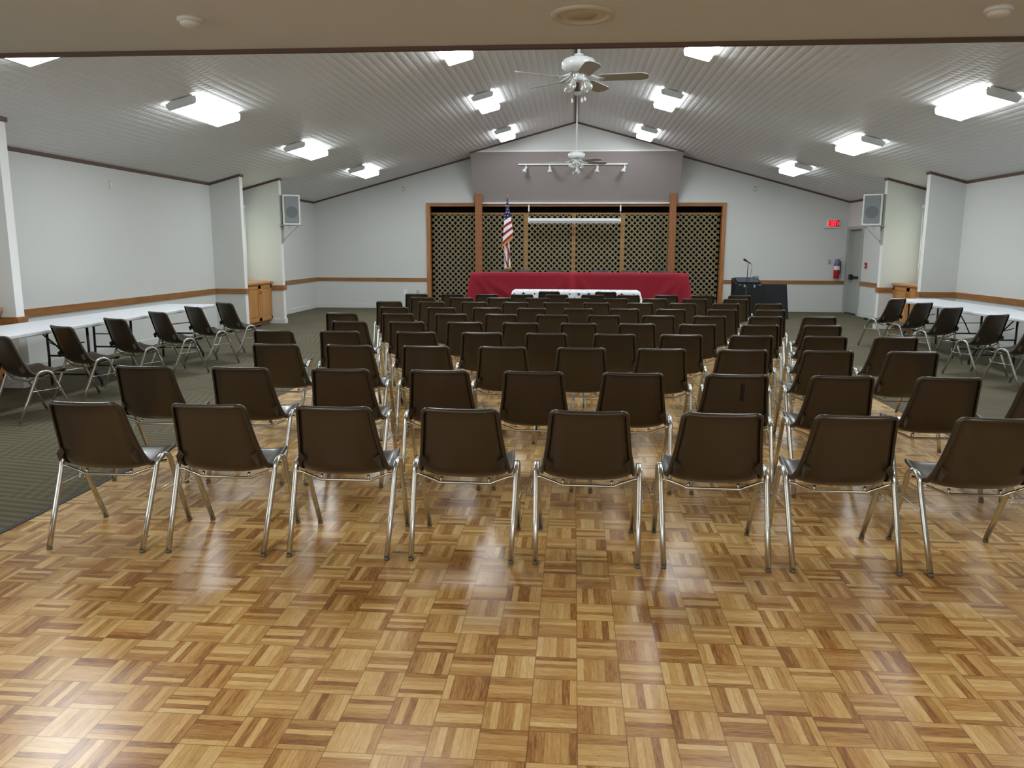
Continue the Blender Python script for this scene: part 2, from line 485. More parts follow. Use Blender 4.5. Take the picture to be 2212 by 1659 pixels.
# dark niche behind the lattice
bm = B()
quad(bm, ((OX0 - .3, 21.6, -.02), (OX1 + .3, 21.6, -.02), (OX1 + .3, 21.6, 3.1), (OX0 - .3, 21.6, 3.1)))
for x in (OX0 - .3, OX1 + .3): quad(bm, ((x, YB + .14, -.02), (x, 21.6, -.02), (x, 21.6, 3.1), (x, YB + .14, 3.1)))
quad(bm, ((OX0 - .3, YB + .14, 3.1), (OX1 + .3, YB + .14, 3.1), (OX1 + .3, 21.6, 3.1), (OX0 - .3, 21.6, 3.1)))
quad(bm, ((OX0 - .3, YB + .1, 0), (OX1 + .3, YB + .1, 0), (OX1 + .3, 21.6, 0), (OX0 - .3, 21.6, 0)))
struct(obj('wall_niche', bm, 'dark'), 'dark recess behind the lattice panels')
# wall behind the camera, plain
bm = B()
GX, GZ0, GZ1 = 2.6, .25, 2.35
box(bm, -XW - .2, -GX, YF - .1, YF, 0, ZLOW + .1); box(bm, GX, XW + .2, YF - .1, YF, 0, ZLOW + .1)
box(bm, -GX, GX, YF - .1, YF, 0, GZ0); box(bm, -GX, GX, YF - .1, YF, GZ1, ZLOW + .1)
struct(obj('wall_front', bm, 'wall'))
r = struct(bpy.data.objects.new('window_3', None)); COL.objects.link(r)  # invented window, out of view, gives the low room neutral fill light
bm = B()
for k in range(5): box(bm, -GX + k * GX / 2 - .03, -GX + k * GX / 2 + .03, YF - .08, YF - .02, GZ0, GZ1)
box(bm, -GX, GX, YF - .08, YF - .02, GZ0, GZ0 + .06); box(bm, -GX, GX, YF - .08, YF - .02, GZ1 - .06, GZ1)
obj('window_frame', bm, 'white_plastic', r)
one_box('pane', (-GX, GX, YF - .06, YF - .05, GZ0, GZ1), 'fill_front_pane', r)

# ------------------------------------------------------------------ ceilings
bm = B()
for s in (-1, 1):
    xe = s * (XW + .2)
    quad(bm, ((0, YH - .3, ZR), (xe, YH - .3, zc(xe)), (xe, YB + .1, zc(xe)), (0, YB + .1, ZR)))
struct(obj('ceiling', bm, 'ceiling'), 'sloped white ceiling of embossed panels')
bm = B()
box(bm, -XW - .2, XW + .2, YF, YH, ZLOW, ZLOW + .06)
gable_seg(bm, -XW - .2, XW + .2, ZLOW + .05, YH - .12, YH)
struct(obj('ceiling_front', bm, 'low_ceiling'), 'low flat beige ceiling above the camera')
bm = B(); box(bm, -XW, XW, YH - .015, YH + .022, ZLOW - .022, ZLOW + .03)
struct(obj('trim_2', bm, 'brown_trim'), 'dark brown strip along the low ceiling edge')
# ridge strip and crown strips
bm = B(); box(bm, -.035, .035, YH, 19.8, ZR - .03, ZR - .005)
struct(obj('trim_3', bm, 'brown_trim'), 'narrow dark strip along the ridge')
def crown(bm, p, q, w=0.045, t=0.02):
    """thin strip under the ceiling from p to q, (x,y) points, pushed to the room side"""
    (x0, y0), (x1, y1), (nx, ny) = p, q, t if isinstance(t, tuple) else (0, 0)
    pts = []
    for x, y in ((x0, y0), (x1, y1)):
        for k in (0, 1):
            xx, yy = x + nx * 0.02 * k, y + ny * 0.02 * k
            pts.append((xx, yy, zc(xx) - w)); pts.append((xx, yy, zc(xx) + .005))
    v = [bm.verts.new(p) for p in pts]
    for f in ((0, 1, 3, 2), (4, 6, 7, 5), (0, 4, 5, 1), (2, 3, 7, 6), (0, 2, 6, 4), (1, 5, 7, 3)):
        bm.faces.new([v[i] for i in f])
def outline(s, stubs):
    """room-side outline of a side wall with its stubs: list of (p, q, normal)"""
    segs = []; y = YH; x = s * XW
    for y0, y1, xe in stubs:
        segs.append(((x, y), (x, y0), (-s, 0)))
        segs.append(((x, y0), (xe, y0), (0, -1)))
        segs.append(((xe, y0 - .02), (xe, y1 + .02), (-s, 0)))
        segs.append(((x, y1), (xe, y1), (0, 1)))
        y = y1
    segs.append(((x, y), (x, YB), (-s, 0)))
    return segs
for i, (s, stubs) in enumerate(((-1, STUB_L), (1, STUB_R))):
    bm = B()
    for p, q, n in outline(s, stubs): crown(bm, p, q, 0.045, n)
    struct(obj('trim_%d' % (4 + i), bm, 'brown_trim'), 'dark crown strip on the side wall')
CX = 2.6
bm = B()
crown(bm, (-XW, YB), (-CX, YB), 0.04, (0, -1)); crown(bm, (CX, YB), (XW, YB), 0.04, (0, -1))
crown(bm, (-CX, 19.8), (0, 19.8), 0.04, (0, -1)); crown(bm, (0, 19.8), (CX, 19.8), 0.04, (0, -1))
struct(obj('trim_6', bm, 'brown_trim'), 'dark crown strip along the gable')
# canopy over the stage: upright gable, leaning panel, cheeks
bm = B()
zt, zb, yt, yb = 3.92, 2.73, 19.8, 20.58
gable_seg(bm, -CX, CX, zt, yt, yt + .05)
f = quad(bm, ((-CX, yt, zt), (CX, yt, zt), (CX, yb, zb), (-CX, yb, zb)), 1)
for x in (-CX, CX):
    quad(bm, ((x, yt, zt), (x, yb, zb), (x, YB, zb), (x, YB, zc(x)), (x, yt, zc(x))), 1)
quad(bm, ((-CX, yb, zb), (CX, yb, zb), (CX, YB, zb), (-CX, YB, zb)), 1)
struct(obj('wall_canopy', bm, ['wall', 'canopy']), 'leaning grey canopy panel above the stage opening')
bm = B(); box(bm, -CX + .0, CX, yt - .012, yt + .02, zt - .005, zt + .03)
struct(obj('trim_7', bm, 'wall_end'))
bm = B(); box(bm, -2.4, 2.42, YB - .10, YB - .0, OZ + .055, OZ + .085)
struct(obj('trim_8', bm, 'wall_end'))

# ------------------------------------------------------------------ chair rail and baseboards
RZ0, RZ1 = 0.705, 0.80
def rails(name, segs, z0, z1, th, mats):
    bm = B()
    for (x0, y0), (x1, y1), (nx, ny) in segs:
        xa, xb = min(x0, x1, x0 + nx * th, x1 + nx * th), max(x0, x1, x0 + nx * th, x1 + nx * th)
        ya, yb = min(y0, y1, y0 + ny * th, y1 + ny * th), max(y0, y1, y0 + ny * th, y1 + ny * th)
        if xb - xa < 1e-4 or yb - ya < 1e-4: continue
        box(bm, xa, xb, ya, yb, z0, z1, 0 if abs(nx) > .5 else min(1, len(mats) - 1))
    return struct(obj(name, bm, mats))
def cut_door(segs):
    out = []
    for p, q, n in segs:
        if n == (-1, 0) and p[0] > 0 and q[1] > 19.4:
            out.append((p, (q[0], 19.47), n))
        else: out.append((p, q, n))
    return out
def clip_cab(segs, lo, hi):
    # the rail skips the alcove holding the cabinet, apart from the stub face beyond it
    out = []
    for p, q, n in segs:
        if abs(n[0]) > .5 and abs(p[0]) > 6.8 and lo - .3 < p[1] < hi and q[1] <= hi + .4: continue
        out.append((p, q, n))
    return out
sl = clip_cab(outline(-1, STUB_L), 14.7, 16.1)
sr = cut_door(clip_cab(outline(1, STUB_R), 14.8, 16.3))
rails('trim_9', sl, RZ0, RZ1, 0.025, ['oak_y', 'oak_x'])
rails('trim_10', sr, RZ0 + .03, RZ1 + .03, 0.025, ['oak_y', 'oak_x'])
rails('trim_11', [((-XW, YB), (OX0 - .09, YB), (0, -1)), ((OX1 + .09, YB), (XW, YB), (0, -1))], RZ0 + .01, RZ1, 0.025, ['oak_x'])
rails('baseboard_left', sl, 0, 0.1, 0.016, ['baseboard'])
rails('baseboard_right', sr, 0, 0.1, 0.016, ['baseboard'])
rails('baseboard_back', [((-XW, YB), (OX0 - .09, YB), (0, -1)), ((OX1 + .09, YB), (XW, YB), (0, -1))], 0, 0.1, 0.016, ['baseboard'])
# oak casing of the stage opening
bm = B()
for xa, xb in ((OX0 - .09, OX0 + .01), (OX1 - .01, OX1 + .09)):
    box(bm, xa, xb, YB - .03, YB + .16, 0, OZ + .08)
struct(obj('trim_12', bm, 'oak_z'), 'oak side casings of the stage opening')
bm = B(); box(bm, OX0 + .01, OX1 - .01, YB - .03, YB + .16, OZ - .01, OZ + .08)
struct(obj('trim_13', bm, 'oak_x'), 'oak head casing of the stage opening')

# ------------------------------------------------------------------ windows in the alcoves
def window(n, s, w, pane='pane'):
    xo = s * (XW + 0.10)
    y0, y1, z0, z1 = w
    r = struct(bpy.data.objects.new('window_%d' % n, None)); COL.objects.link(r)
    bm = B()
    for b in ((y0, y1, z0, z0 + .05), (y0, y1, z1 - .05, z1), (y0, y0 + .05, z0, z1), (y1 - .05, y1, z0, z1)):
        box(bm, min(xo, xo + s * .05), max(xo, xo + s * .05), b[0], b[1], b[2], b[3])
    obj('window_frame', bm, 'white_plastic', r)
    bm = B(); box(bm, min(xo + s * .02, xo + s * .03), max(xo + s * .02, xo + s * .03), y0 + .05, y1 - .05, z0 + .05, z1 - .05)
    obj('pane', bm, pane, r)
    return r
window(1, -1, WIN_L); window(2, 1, WIN_R); window(4, -1, FILL_WIN, 'fill_side_pane')  # the last is no alcove window but an added fill light
def blind(s, w, label, wand):
    xo = s * (XW - 0.06)
    y0, y1, z0, z1 = w
    t = thing('vertical_blind', label, 'blind', (xo, (y0 + y1) / 2, z0), 0, 'alcove window blinds')
    hw = (y1 - y0) / 2 + .12
    one_box('headrail', (-.05, .05, -hw, hw, z1 - z0 + .03, z1 - z0 + .09), 'white_plastic', t, 0.005)
    for k in range(7):
        yy = -hw + .06 + k * .05
        bm = B(); box(bm, -.04, .04, yy - .002, yy + .002, .02, z1 - z0 + .03)
        obj('vane', bm, 'blind', t)
    bm = B(); tube(bm, ((-s * .06, hw - .08, z1 - z0 + .02), (-s * .065, hw - .12, .65), (-s * .06, hw - .1, .04)), .008, 6)
    obj('wand', bm, 'white_plastic', t)
blind(-1, WIN_L, 'white blind headrail and wand in the alcove by the left wall speaker', 1)
blind(1, WIN_R, 'white blind headrail and wand in the alcove by the right wall speaker', 1)

# ------------------------------------------------------------------ alcove cabinets
def cabinet(s, xf, y0, y1, ztop, label):
    t = thing('cabinet', label, 'cabinet', (s * XW, (y0 + y1) / 2, 0), 0, 'oak cabinets in the wall alcoves')
    d = abs(s * XW - xf); L = (y1 - y0) / 2 - .004
    def bx(name, x0, x1, ya, yb, z0, z1, mat, par=t, bev=0.0):   # x measured from the wall into the room
        xa, xb = -s * x0, -s * x1
        return one_box(name, (min(xa, xb), max(xa, xb), ya, yb, z0, z1), mat, par, bev)
    bx('body', .03, d - .022, -L, L, .09, ztop - .045, 'cab_oak')
    bx('toe_kick', .03, d - .09, -L, L, 0, .09, 'post')
    bx('countertop', .03, d + .03, -L, L + .0, ztop - .045, ztop, 'cab_top', t, .008)
    dw = (2 * L - .06) / 2
    for k in (0, 1):
        ya = -L + .02 + k * (dw + .02); yb = ya + dw
        bm = B()
        xa, xb = -s * (d - .022), -s * d
        def ring(y_0, y_1, z_0, z_1, x_0, x_1): box(bm, min(x_0, x_1), max(x_0, x_1), y_0, y_1, z_0, z_1)
        z0, z1 = .11, ztop - .075
        ring(ya, yb, z0, z0 + .06, xa, xb); ring(ya, yb, z1 - .06, z1, xa, xb)
        ring(ya, ya + .06, z0, z1, xa, xb); ring(yb - .06, yb, z0, z1, xa, xb)
        ring(ya + .06, yb - .06, z0 + .06, z1 - .06, xa, -s * (d - .012))
        box(bm, min(xa, -s * (d - .002)), max(xa, -s * (d - .002)), ya + .09, yb - .09, z0 + .09, z1 - .09, bevel=.006)
        dr = obj('door', bm, 'cab_oak', t)
        yh = yb - .03 if k == 0 else ya + .03
        bm = B()
        tube(bm, [(-s * (d + .001), yh, z1 - .16), (-s * (d + .025), yh, z1 - .15), (-s * (d + .028), yh, z1 - .11), (-s * (d + .025), yh, z1 - .07), (-s * (d + .001), yh, z1 - .06)], .006, 6)
        obj('handle', bm, 'brass', dr)
    return t
cabinet(-1, -6.31, 14.735, 16.045, .895, 'oak cabinet in the alcove between the left wall speaker and the tables')
cabinet(1, 6.38, 14.835, 16.295, .93, 'oak cabinet in the alcove under the right wall speaker')
cabinet(-1, -6.35, 7.0, 8.235, .91, 'oak cabinet cut by the left picture edge, beside the nearest wall stub')

# ------------------------------------------------------------------ exit door
r = struct(bpy.data.objects.new('door_1', None)); COL.objects.link(r)
bm = B()
y0, y1, zt_ = DOOR
for b in ((y0 - .09, y0 + .012, 0, zt_ - .012), (y1 - .012, y1 + .13, 0, zt_ - .012)):
    box(bm, XW - .02, XW + .14, b[0], b[1], b[2], b[3])
box(bm, XW - .02, XW + .14, y0 - .09, y1 + .13, zt_ - .012, zt_ + .06)
obj('door_frame', bm, 'grey_paint', r)
one_box('leaf', (XW + .10, XW + .145, y0, y1, .012, zt_), 'grey_paint', r)
bm = B(); box(bm, XW + .06, XW + .10, y0 + .04, y1 - .1, .87, .93, bevel=.008); box(bm, XW + .02, XW + .10, y1 - .16, y1 - .06, .84, .97, bevel=.012)
obj('crash_bar', bm, 'black_metal', r)
one_box('threshold', (XW, XW + .14, y0, y1, 0, .02), 'black_metal', r)

# ------------------------------------------------------------------ ceiling lights of the hall
def light_fixture(x, y0, y1, label, proto=[None]):
    L = 1.28
    if proto[0] is None:
        t = thing('ceiling_light', label, 'ceiling light', (0, 0, 0), 0, 'fluorescent wraparound lights on the slopes')
        hl = L / 2
        bm = B(); box(bm, -.165, .165, -hl, hl, -.02, 0)
        obj('housing', bm, 'white_metal', t)
        bm = B()
        a, b = .188, .166
        pr = [(-a, -.012), (-a - .004, -.04), (-b - .006, -.088), (-b + .012, -.097), (b - .012, -.097), (b + .006, -.088), (a + .004, -.04), (a, -.012)]
        v0 = [bm.verts.new((p[0], -hl + .012, p[1])) for p in pr]; v1 = [bm.verts.new((p[0], hl - .012, p[1])) for p in pr]
        for k in range(7): bm.faces.new((v0[k], v0[k + 1], v1[k + 1], v1[k]))
        obj('lens', bm, 'lens', t)
        for e in (-1, 1):
            bm = B()
            y_a, y_b = (-hl, -hl + .014) if e < 0 else (hl - .014, hl)
            w0 = [bm.verts.new((p[0] * 1.02, y_a, p[1] * 1.03)) for p in pr]; w1 = [bm.verts.new((p[0] * 1.02, y_b, p[1] * 1.03)) for p in pr]
            bm.faces.new(w0); bm.faces.new(w1)
            for k in range(8): bm.faces.new((w0[k], w0[(k + 1) % 8], w1[(k + 1) % 8], w1[k]))
            obj('end_cap', bm, 'white_metal', t)
        proto[0] = t
    else:
        t = copy_tree(proto[0])
    t['label'] = label
    t.location = (x, (y0 + y1) / 2, zc(x) - .012)
    t.rotation_euler = (0, math.atan(SLOPE) * (1 if x > 0 else -1), 0)
    return t
for x, y0, y1, lab in (
    (-1.61, 13.80, 15.10, 'glowing ceiling light near the ridge, left slope, second of its line from the camera'),
    (-4.74, 9.45, 10.74, 'glowing ceiling light low on the left slope, above the nearer white tables'),
    (-4.78, 13.37, 14.77, 'glowing ceiling light low on the left slope, middle of its line of three'),
    (-4.78, 17.35, 18.5, 'glowing ceiling light low on the left slope, farthest, beside the back gable'),
    (-1.61, 10.0, 11.1, 'glowing ceiling light on the left slope cut by the low ceiling edge beside the fan'),
    (-1.61, 17.70, 18.98, 'glowing ceiling light near the ridge, left slope, farthest one beside the gable'),
    (1.61, 9.95, 11.1, 'glowing ceiling light on the right slope cut by the low ceiling edge'),
    (1.60, 13.78, 15.12, 'glowing ceiling light near the ridge, right slope, second of its line from the camera'),
    (1.60, 17.82, 19.1, 'glowing ceiling light near the ridge, right slope, farthest one beside the gable'),
    (4.74, 9.55, 10.71, 'glowing ceiling light low on the right slope, nearest and largest'),
    (4.73, 13.27, 14.64, 'glowing ceiling light low on the right slope, middle of its line of three'),
    (4.75, 17.25, 18.5, 'glowing ceiling light low on the right slope, farthest, above the exit sign'),
    (-4.80, 5.81, 7.09, 'glowing ceiling light tip peeking under the low ceiling in the top left corner'),
    (-1.61, 5.9, 7.18, 'ceiling light hidden above the low ceiling edge, left slope'),
    (1.61, 5.9, 7.18, 'ceiling light hidden above the low ceiling edge, right slope'),
    (4.74, 5.6, 6.88, 'ceiling light low on the right slope outside the frame')):
    light_fixture(x, y0, y1, lab)
# fill panels added to the low ceiling, out of view, to brighten the foreground
def fill_panel(x, y, label):
    t = thing('fill_panel_light', label, 'ceiling light', (x, y, ZLOW), 0, 'unseen fill panels added to the low ceiling')
    bm = B()
    for b in ((-.64, -.60, -.34, .34), (.60, .64, -.34, .34), (-.60, .60, -.34, -.30), (-.60, .60, .30, .34)): box(bm, b[0], b[1], b[2], b[3], -.012, 0)
    obj('frame', bm, 'white_metal', t)
    one_box('lens', (-.60, .60, -.30, .30, -.006, -.001), 'fill_panel_glow', t)
for x, y, l in ((-2.3, 1.9, 'added fill panel in the low ceiling, left of the camera'), (2.3, 1.9, 'added fill panel in the low ceiling, right of the camera'), (-2.3, -1.2, 'added fill panel in the low ceiling, left behind the camera'), (2.3, -1.2, 'added fill panel in the low ceiling, right behind the camera')):
    fill_panel(x, y, l)

# ------------------------------------------------------------------ on the low ceiling: speaker, smoke detectors
t = thing('ceiling_speaker', 'round beige speaker grille in the low ceiling', 'speaker', (0.022, 4.26, ZLOW))
bm = B(); lathe(bm, [(.165, -.001), (.16, -.012), (.13, -.014), (.118, -.005)], 40, cap=False); obj('rim', bm, 'plastic', t)
bm = B(); lathe(bm, [(0, -.006), (.075, -.006), (.122, -.006)], 32, cap=False); obj('grille', bm, 'plastic', t)
bm = B(); lathe(bm, [(0, -.011), (.07, -.010), (.075, -.005)], 32, cap=False); obj('cone', bm, 'cone', t)
for x, y, l in ((-2.02, 4.20, 'white smoke detector on the low ceiling, the one left of the speaker grille'), (2.07, 4.29, 'white smoke detector on the low ceiling, the one right of the speaker grille')):
    t = thing('smoke_detector', l, 'smoke detector', (x, y, ZLOW), 0, 'smoke detectors on the low ceiling')
    bm = B(); lathe(bm, [(.066, 0), (.066, -.014), (.06, -.018)], 28); obj('base', bm, 'white_plastic', t)
    bm = B(); lathe(bm, [(.056, -.017), (.05, -.034), (.03, -.042), (0, -.043)], 28); obj('sensor_cap', bm, 'white_plastic', t)

# ------------------------------------------------------------------ ceiling fans
def fan(y, zm, base_ang, zbulb_rot, label):
    t = thing('ceiling_fan', label, 'ceiling fan', (0.015, y, ZR - .03), 0, 'white ceiling fans on the ridge')
    d = ZR - .03
    z = zm - d
    bm = B(); lathe(bm, [(.02, 0), (.075, 0), (.07, -.05), (.03, -.075), (.018, -.075)], 24); obj('canopy', bm, 'white_metal', t)
    bm = B(); tube(bm, ((0, 0, -.05), (0, 0, z + .09)), .016, 12); obj('downrod', bm, 'white_metal', t)
    bm = B(); lathe(bm, [(.02, z + .105), (.045, z + .10), (.05, z + .075), (.10, z + .068), (.145, z + .05), (.165, z + .02), (.165, z - .015), (.15, z - .04), (.11, z - .062), (.05, z - .068), (0, z - .068)], 40)
    obj('motor_housing', bm, 'white_metal', t, True)
    for k in range(5):
        a = math.radians(base_ang + 72 * k)
        R = Matrix.Rotation(a, 4, 'Z')
        P = Matrix.Translation((0, 0, z - .125)) @ R @ Matrix.Rotation(math.radians(-13), 4, 'X')
        bm = B()
        pts = [(.20, -.056), (.24, -.068), (.60, -.076), (.66, -.052), (.678, 0), (.66, .052), (.60, .076), (.24, .068), (.20, .056)]
        v0 = [bm.verts.new(P @ Vector((p[0], p[1], 0))) for p in pts]; v1 = [bm.verts.new(P @ Vector((p[0], p[1], .007))) for p in pts]
        bm.faces.new(v0[::-1]); bm.faces.new(v1)
        for i in range(len(pts)): bm.faces.new((v0[i], v0[(i + 1) % 9], v1[(i + 1) % 9], v1[i]))
        bl = obj('blade', bm, 'fan_blade', t)
        bm = B()
        for sy in (-1, 1):
            tube(bm, [R @ Vector((.07, .012 * sy, z - .068)), R @ Vector((.13, .03 * sy, z - .105)), R @ Vector((.20, .034 * sy, z - .13)), R @ Vector((.25, .01 * sy, z - .128))], .008, 6)
        obj('blade_arm', bm, 'white_metal', bl)
    bm = B(); lathe(bm, [(.045, z - .065), (.05, z - .08), (.056, z - .12), (.05, z - .145), (.03, z - .155), (0, z - .157)], 24); obj('light_kit', bm, 'white_metal', t, True)
    for k in range(4):
        a = math.radians(zbulb_rot + 90 * k)
        dr = Vector((math.cos(a) * .62, math.sin(a) * .62, -.78))
        p0 = Vector((math.cos(a) * .045, math.sin(a) * .045, z - .12))
        bm = B(); tube(bm, (p0, p0 + dr * .045), .02, 10); sk = obj('socket', bm, 'white_metal', t)
        bm = B()
        ctr = p0 + dr * .045
        tube(bm, [ctr, ctr + dr * .012, ctr + dr * .035, ctr + dr * .055, ctr + dr * .08, ctr + dr * .10, ctr + dr * .108], [.013, .016, .026, .034, .036, .024, .006], 14)
        obj('bulb', bm, 'bulb', sk, True)
    for i, (px, py, ln) in enumerate(((-.06, -.02, .17), (.035, -.045, .17), (.065, .01, .15))):
        bm = B(); tube(bm, ((px * .7, py * .7, z - .135), (px, py, z - .14 - ln)), .0025, 5); ch = obj('pull_chain', bm, 'silver', t)
        bm = B(); lathe(bm, [(.003, 0), (.009, -.012), (.012, -.035), (.008, -.045), (0, -.047)], 10, (px, py, z - .14 - ln)); obj('chain_pull', bm, 'white_plastic', ch)
    return t
fan(8.0, 3.325, -6, 60, 'white five blade ceiling fan, the nearer and larger one on the ridge')
fan(16.0, 3.39, 26, 20, 'white five blade ceiling fan, the farther one before the canopy')

# ------------------------------------------------------------------ track light on the canopy
t = thing('track_light', 'white track light bar with five spotlights on the canopy', 'track light', (0.0, 19.98, 3.61))
def canopy_y(z): return yt + (zt - z) / (zt - zb) * (yb - yt)
t.location = (0.0, canopy_y(3.63) - .02, 3.63)
one_box('track', (-1.42, 1.27, -.02, .012, -.014, .02), 'white_metal', t, .003)
one_box('power_feed', (-.19, .0, -.03, .012, -.024, .024), 'white_metal', t, .003)
for px, dx in ((-1.23, -.6), (-.64, 0), (.03, 0), (.53, -.25), (1.20, -.6)):
    hd = obj('spotlight', (lambda bm: (tube(bm, ((px, -.015, -.01), (px, -.02, -.085)), .012, 8), bm)[1])(B()), 'white_metal', t)
    dv = Vector((dx * .6, -.35, -.8)).normalized()
    p = Vector((px + .01, -.03, -.075))
    bm = B(); tube(bm, [p - dv * .03, p + dv * .005, p + dv * .03, p + dv * .055, p + dv * .07, p + dv * .10, p + dv * .125], [.022, .03, .03, .026, .04, .055, .056], 16)
    obj('lamp_head', bm, 'white_metal', hd, True)
    bm = B(); tube(bm, [p + dv * .12, p + dv * .14, p + dv * .15], [.05, .046, .02], 14)
    obj('lamp_bulb', bm, 'bulb', hd, True)

# ------------------------------------------------------------------ stage: riser, posts, lattice, screen, flag
tag(one_box('stage_riser', (-3.1, 3.2, 17.2, YB - .04, 0, .28), 'riser'), 'low carpeted stage platform under the red head table', 'platform')
for x0, x1, l in ((-2.56, -2.38, 'square brown wooden post at the left of the stage'), (2.39, 2.555, 'square brown wooden post at the right of the stage')):
    t = thing('wooden_post', l, 'post', ((x0 + x1) / 2, 20.49, .28), 0, 'stage posts')
    hw = (x1 - x0) / 2
    bm = B()
    v = [bm.verts.new(p) for p in ((-hw, -.075, 0), (hw, -.075, 0), (hw, .07, 0), (-hw, .07, 0), (-hw, -.075, 2.685), (hw, -.075, 2.685), (hw, .07, 2.47), (-hw, .07, 2.47))]
    for f in ((0, 3, 2, 1), (4, 5, 6, 7), (0, 1, 5, 4), (1, 2, 6, 5), (2, 3, 7, 6), (3, 0, 4, 7)): bm.faces.new([v[i] for i in f])
    obj('shaft', bm, 'post', t)
    one_box('collar', (-hw - .003, hw + .003, -.078, -.07, 1.38, 1.386), 'lattice_frame', t)
def lattice_panel(x0, x1, ztop, label, framed=True, flip=0):
    t = thing('lattice_panel', label, 'lattice screen', ((x0 + x1) / 2, 20.80, 0), 0, 'lattice screens across the stage')
    hw = (x1 - x0) / 2
    fr_ = .045
    bm = B()
    sp, w = .105, .044
    def clip(cx, cy, dx, dy, xa, xb, za, zb_):
        t0, t1 = -9, 9
        for o, dd, lo, hi in ((cx, dx, xa, xb), (cy, dy, za, zb_)):
            a, b = (lo - o) / dd, (hi - o) / dd
            t0, t1 = max(t0, min(a, b)), min(t1, max(a, b))
        return t0, t1
    xa, xb, za, zb_ = -hw + .004, hw - .004, .02, ztop - .01
    r2 = math.sqrt(.5)
    for lay in (0, 1):
        sgn = (1 if lay == 0 else -1) * (1 if flip == 0 else -1)
        dx, dz = r2, r2 * sgn
        nx, nz = -dz, dx
        for k in range(-40, 41):
            cx, cz = nx * (k + .37 * lay) * sp, ztop / 2 + nz * (k + .37 * lay) * sp
            a0, a1 = clip(cx, cz, dx, dz, xa, xb, za, zb_)
            if a1 - a0 < .06: continue
            y_ = .0 if lay == 0 else .012
            q = []
            for yy in (y_, y_ + .01):
                for aa, ss in ((a0, -1), (a1, -1), (a1, 1), (a0, 1)):
                    px = min(max(cx + dx * aa + nx * ss * w / 2, xa), xb); pz = min(max(cz + dz * aa + nz * ss * w / 2, za), zb_)
                    q.append(bm.verts.new((px, yy, pz)))
            for f in ((0, 1, 2, 3), (7, 6, 5, 4), (0, 4, 5, 1), (1, 5, 6, 2), (2, 6, 7, 3), (3, 7, 4, 0)):
                try: bm.faces.new([q[i] for i in f])
                except ValueError: pass
    obj('lattice', bm, 'lattice', t)
    bm = B()
    if framed:
        box(bm, -hw, -hw + fr_, -.03, .03, 0, ztop); box(bm, hw - fr_, hw, -.03, .03, 0, ztop)
    box(bm, -hw + (fr_ if framed else 0), hw - (fr_ if framed else 0), -.03, .03, ztop - .045, ztop)
    box(bm, -hw + (fr_ if framed else 0), hw - (fr_ if framed else 0), -.03, .03, 0, .045)
    obj('frame', bm, 'lattice_frame', t)
ZL = 2.50
for x0, x1, l, fr_, fl in ((-3.755, -2.56, 'weathered lattice screen outside the left stage post', False, 0), (-2.55, -1.265, 'wood lattice screen behind the flag', True, 0), (-1.26, -.02, 'wood lattice screen behind the left half of the projection screen', True, 1), (-.015, 1.245, 'wood lattice screen behind the right half of the projection screen', True, 0), (1.25, 2.50, 'wood lattice screen between projection screen and right stage post', True, 1), (2.51, 3.725, 'weathered lattice screen outside the right stage post', False, 1)):
    lattice_panel(x0, x1, ZL, l, fr_, fl)
t = thing('projection_screen', 'rolled up white projection screen hanging before the lattice', 'projection screen', (-.008, 20.42, 2.225))
bm = B()
prof = [(-.05, .04), (-.058, .07), (-.05, .105), (-.02, .12), (.03, .12), (.045, .09), (.045, .03), (.02, .015), (-.02, .018)]
for xs in ((-1.16, 1.16),):
    v0 = [bm.verts.new((xs[0], p[0], p[1])) for p in prof]; v1 = [bm.verts.new((xs[1], p[0], p[1])) for p in prof]
    bm.faces.new(v0); bm.faces.new(v1)
    for k in range(len(prof)): bm.faces.new((v0[k], v0[(k + 1) % len(prof)], v1[(k + 1) % len(prof)], v1[k]))
obj('case', bm, 'white_metal', t)
for s in (-1, 1): one_box('end_cap', (s * 1.165 - .012, s * 1.165 + .012, -.062, .05, .012, .14), 'white_plastic', t, .004)
one_box('bottom_bar', (-1.15, 1.15, -.035, -.015, -.005, .012), 'silver', t)
bm = B(); tube(bm, [(.02 * math.cos(a), -.025, -.02 + .016 * math.sin(a)) for a in [k * PI / 8 for k in range(17)]], .003, 5); obj('pull_ring', bm, 'silver', t)
for s in (-1, 1):
    bm = B(); box(bm, s * 1.165 - .018, s * 1.165 + .018, -.012, .0, .29, .46); box(bm, s * 1.165 - .018, s * 1.165 + .018, -.012, .16, .45, .462); hk = obj('bracket', bm, 'white_metal', t)
    bm = B(); tube(bm, ((s * 1.165, -.006, .13), (s * 1.165, -.006, .30)), .003, 5); obj('chain', bm, 'silver', hk)

# flag on its pole, standing on the riser behind the head table
FX, FY = -1.635, 19.36
t = thing('flag', 'American flag with gold fringe hanging on a pole behind the red table', 'flag', (FX, FY, .28))
SC = FY / 1686.6 / 9.217
def fp(px, py, dy=0.0):   # a point of the hanging cloth, from its measured outline
    return Vector(((px - 322) * SC + .0, -.05 + dy, (1074 - py) * SC * 1.02 + 1.62 - .28))
bm = B(); lathe(bm, [(.14, 0), (.14, .02), (.05, .05), (.03, .08), (0, .08)], 24); obj('base', bm, 'brass', t)
pole_top = fp(326, 150, .05)
bm = B(); tube(bm, ((.03, .0, .06), (pole_top.x + .0, 0, pole_top.z)), .014, 10); obj('pole', bm, 'brass', t)
bm = B(); lathe(bm, [(.014, 0), (.02, .015), (.014, .03), (.012, .05), (.018, .065), (.012, .08), (0, .095)], 12, (pole_top.x, 0, pole_top.z)); obj('finial', bm, 'brass', t)
bm = B()
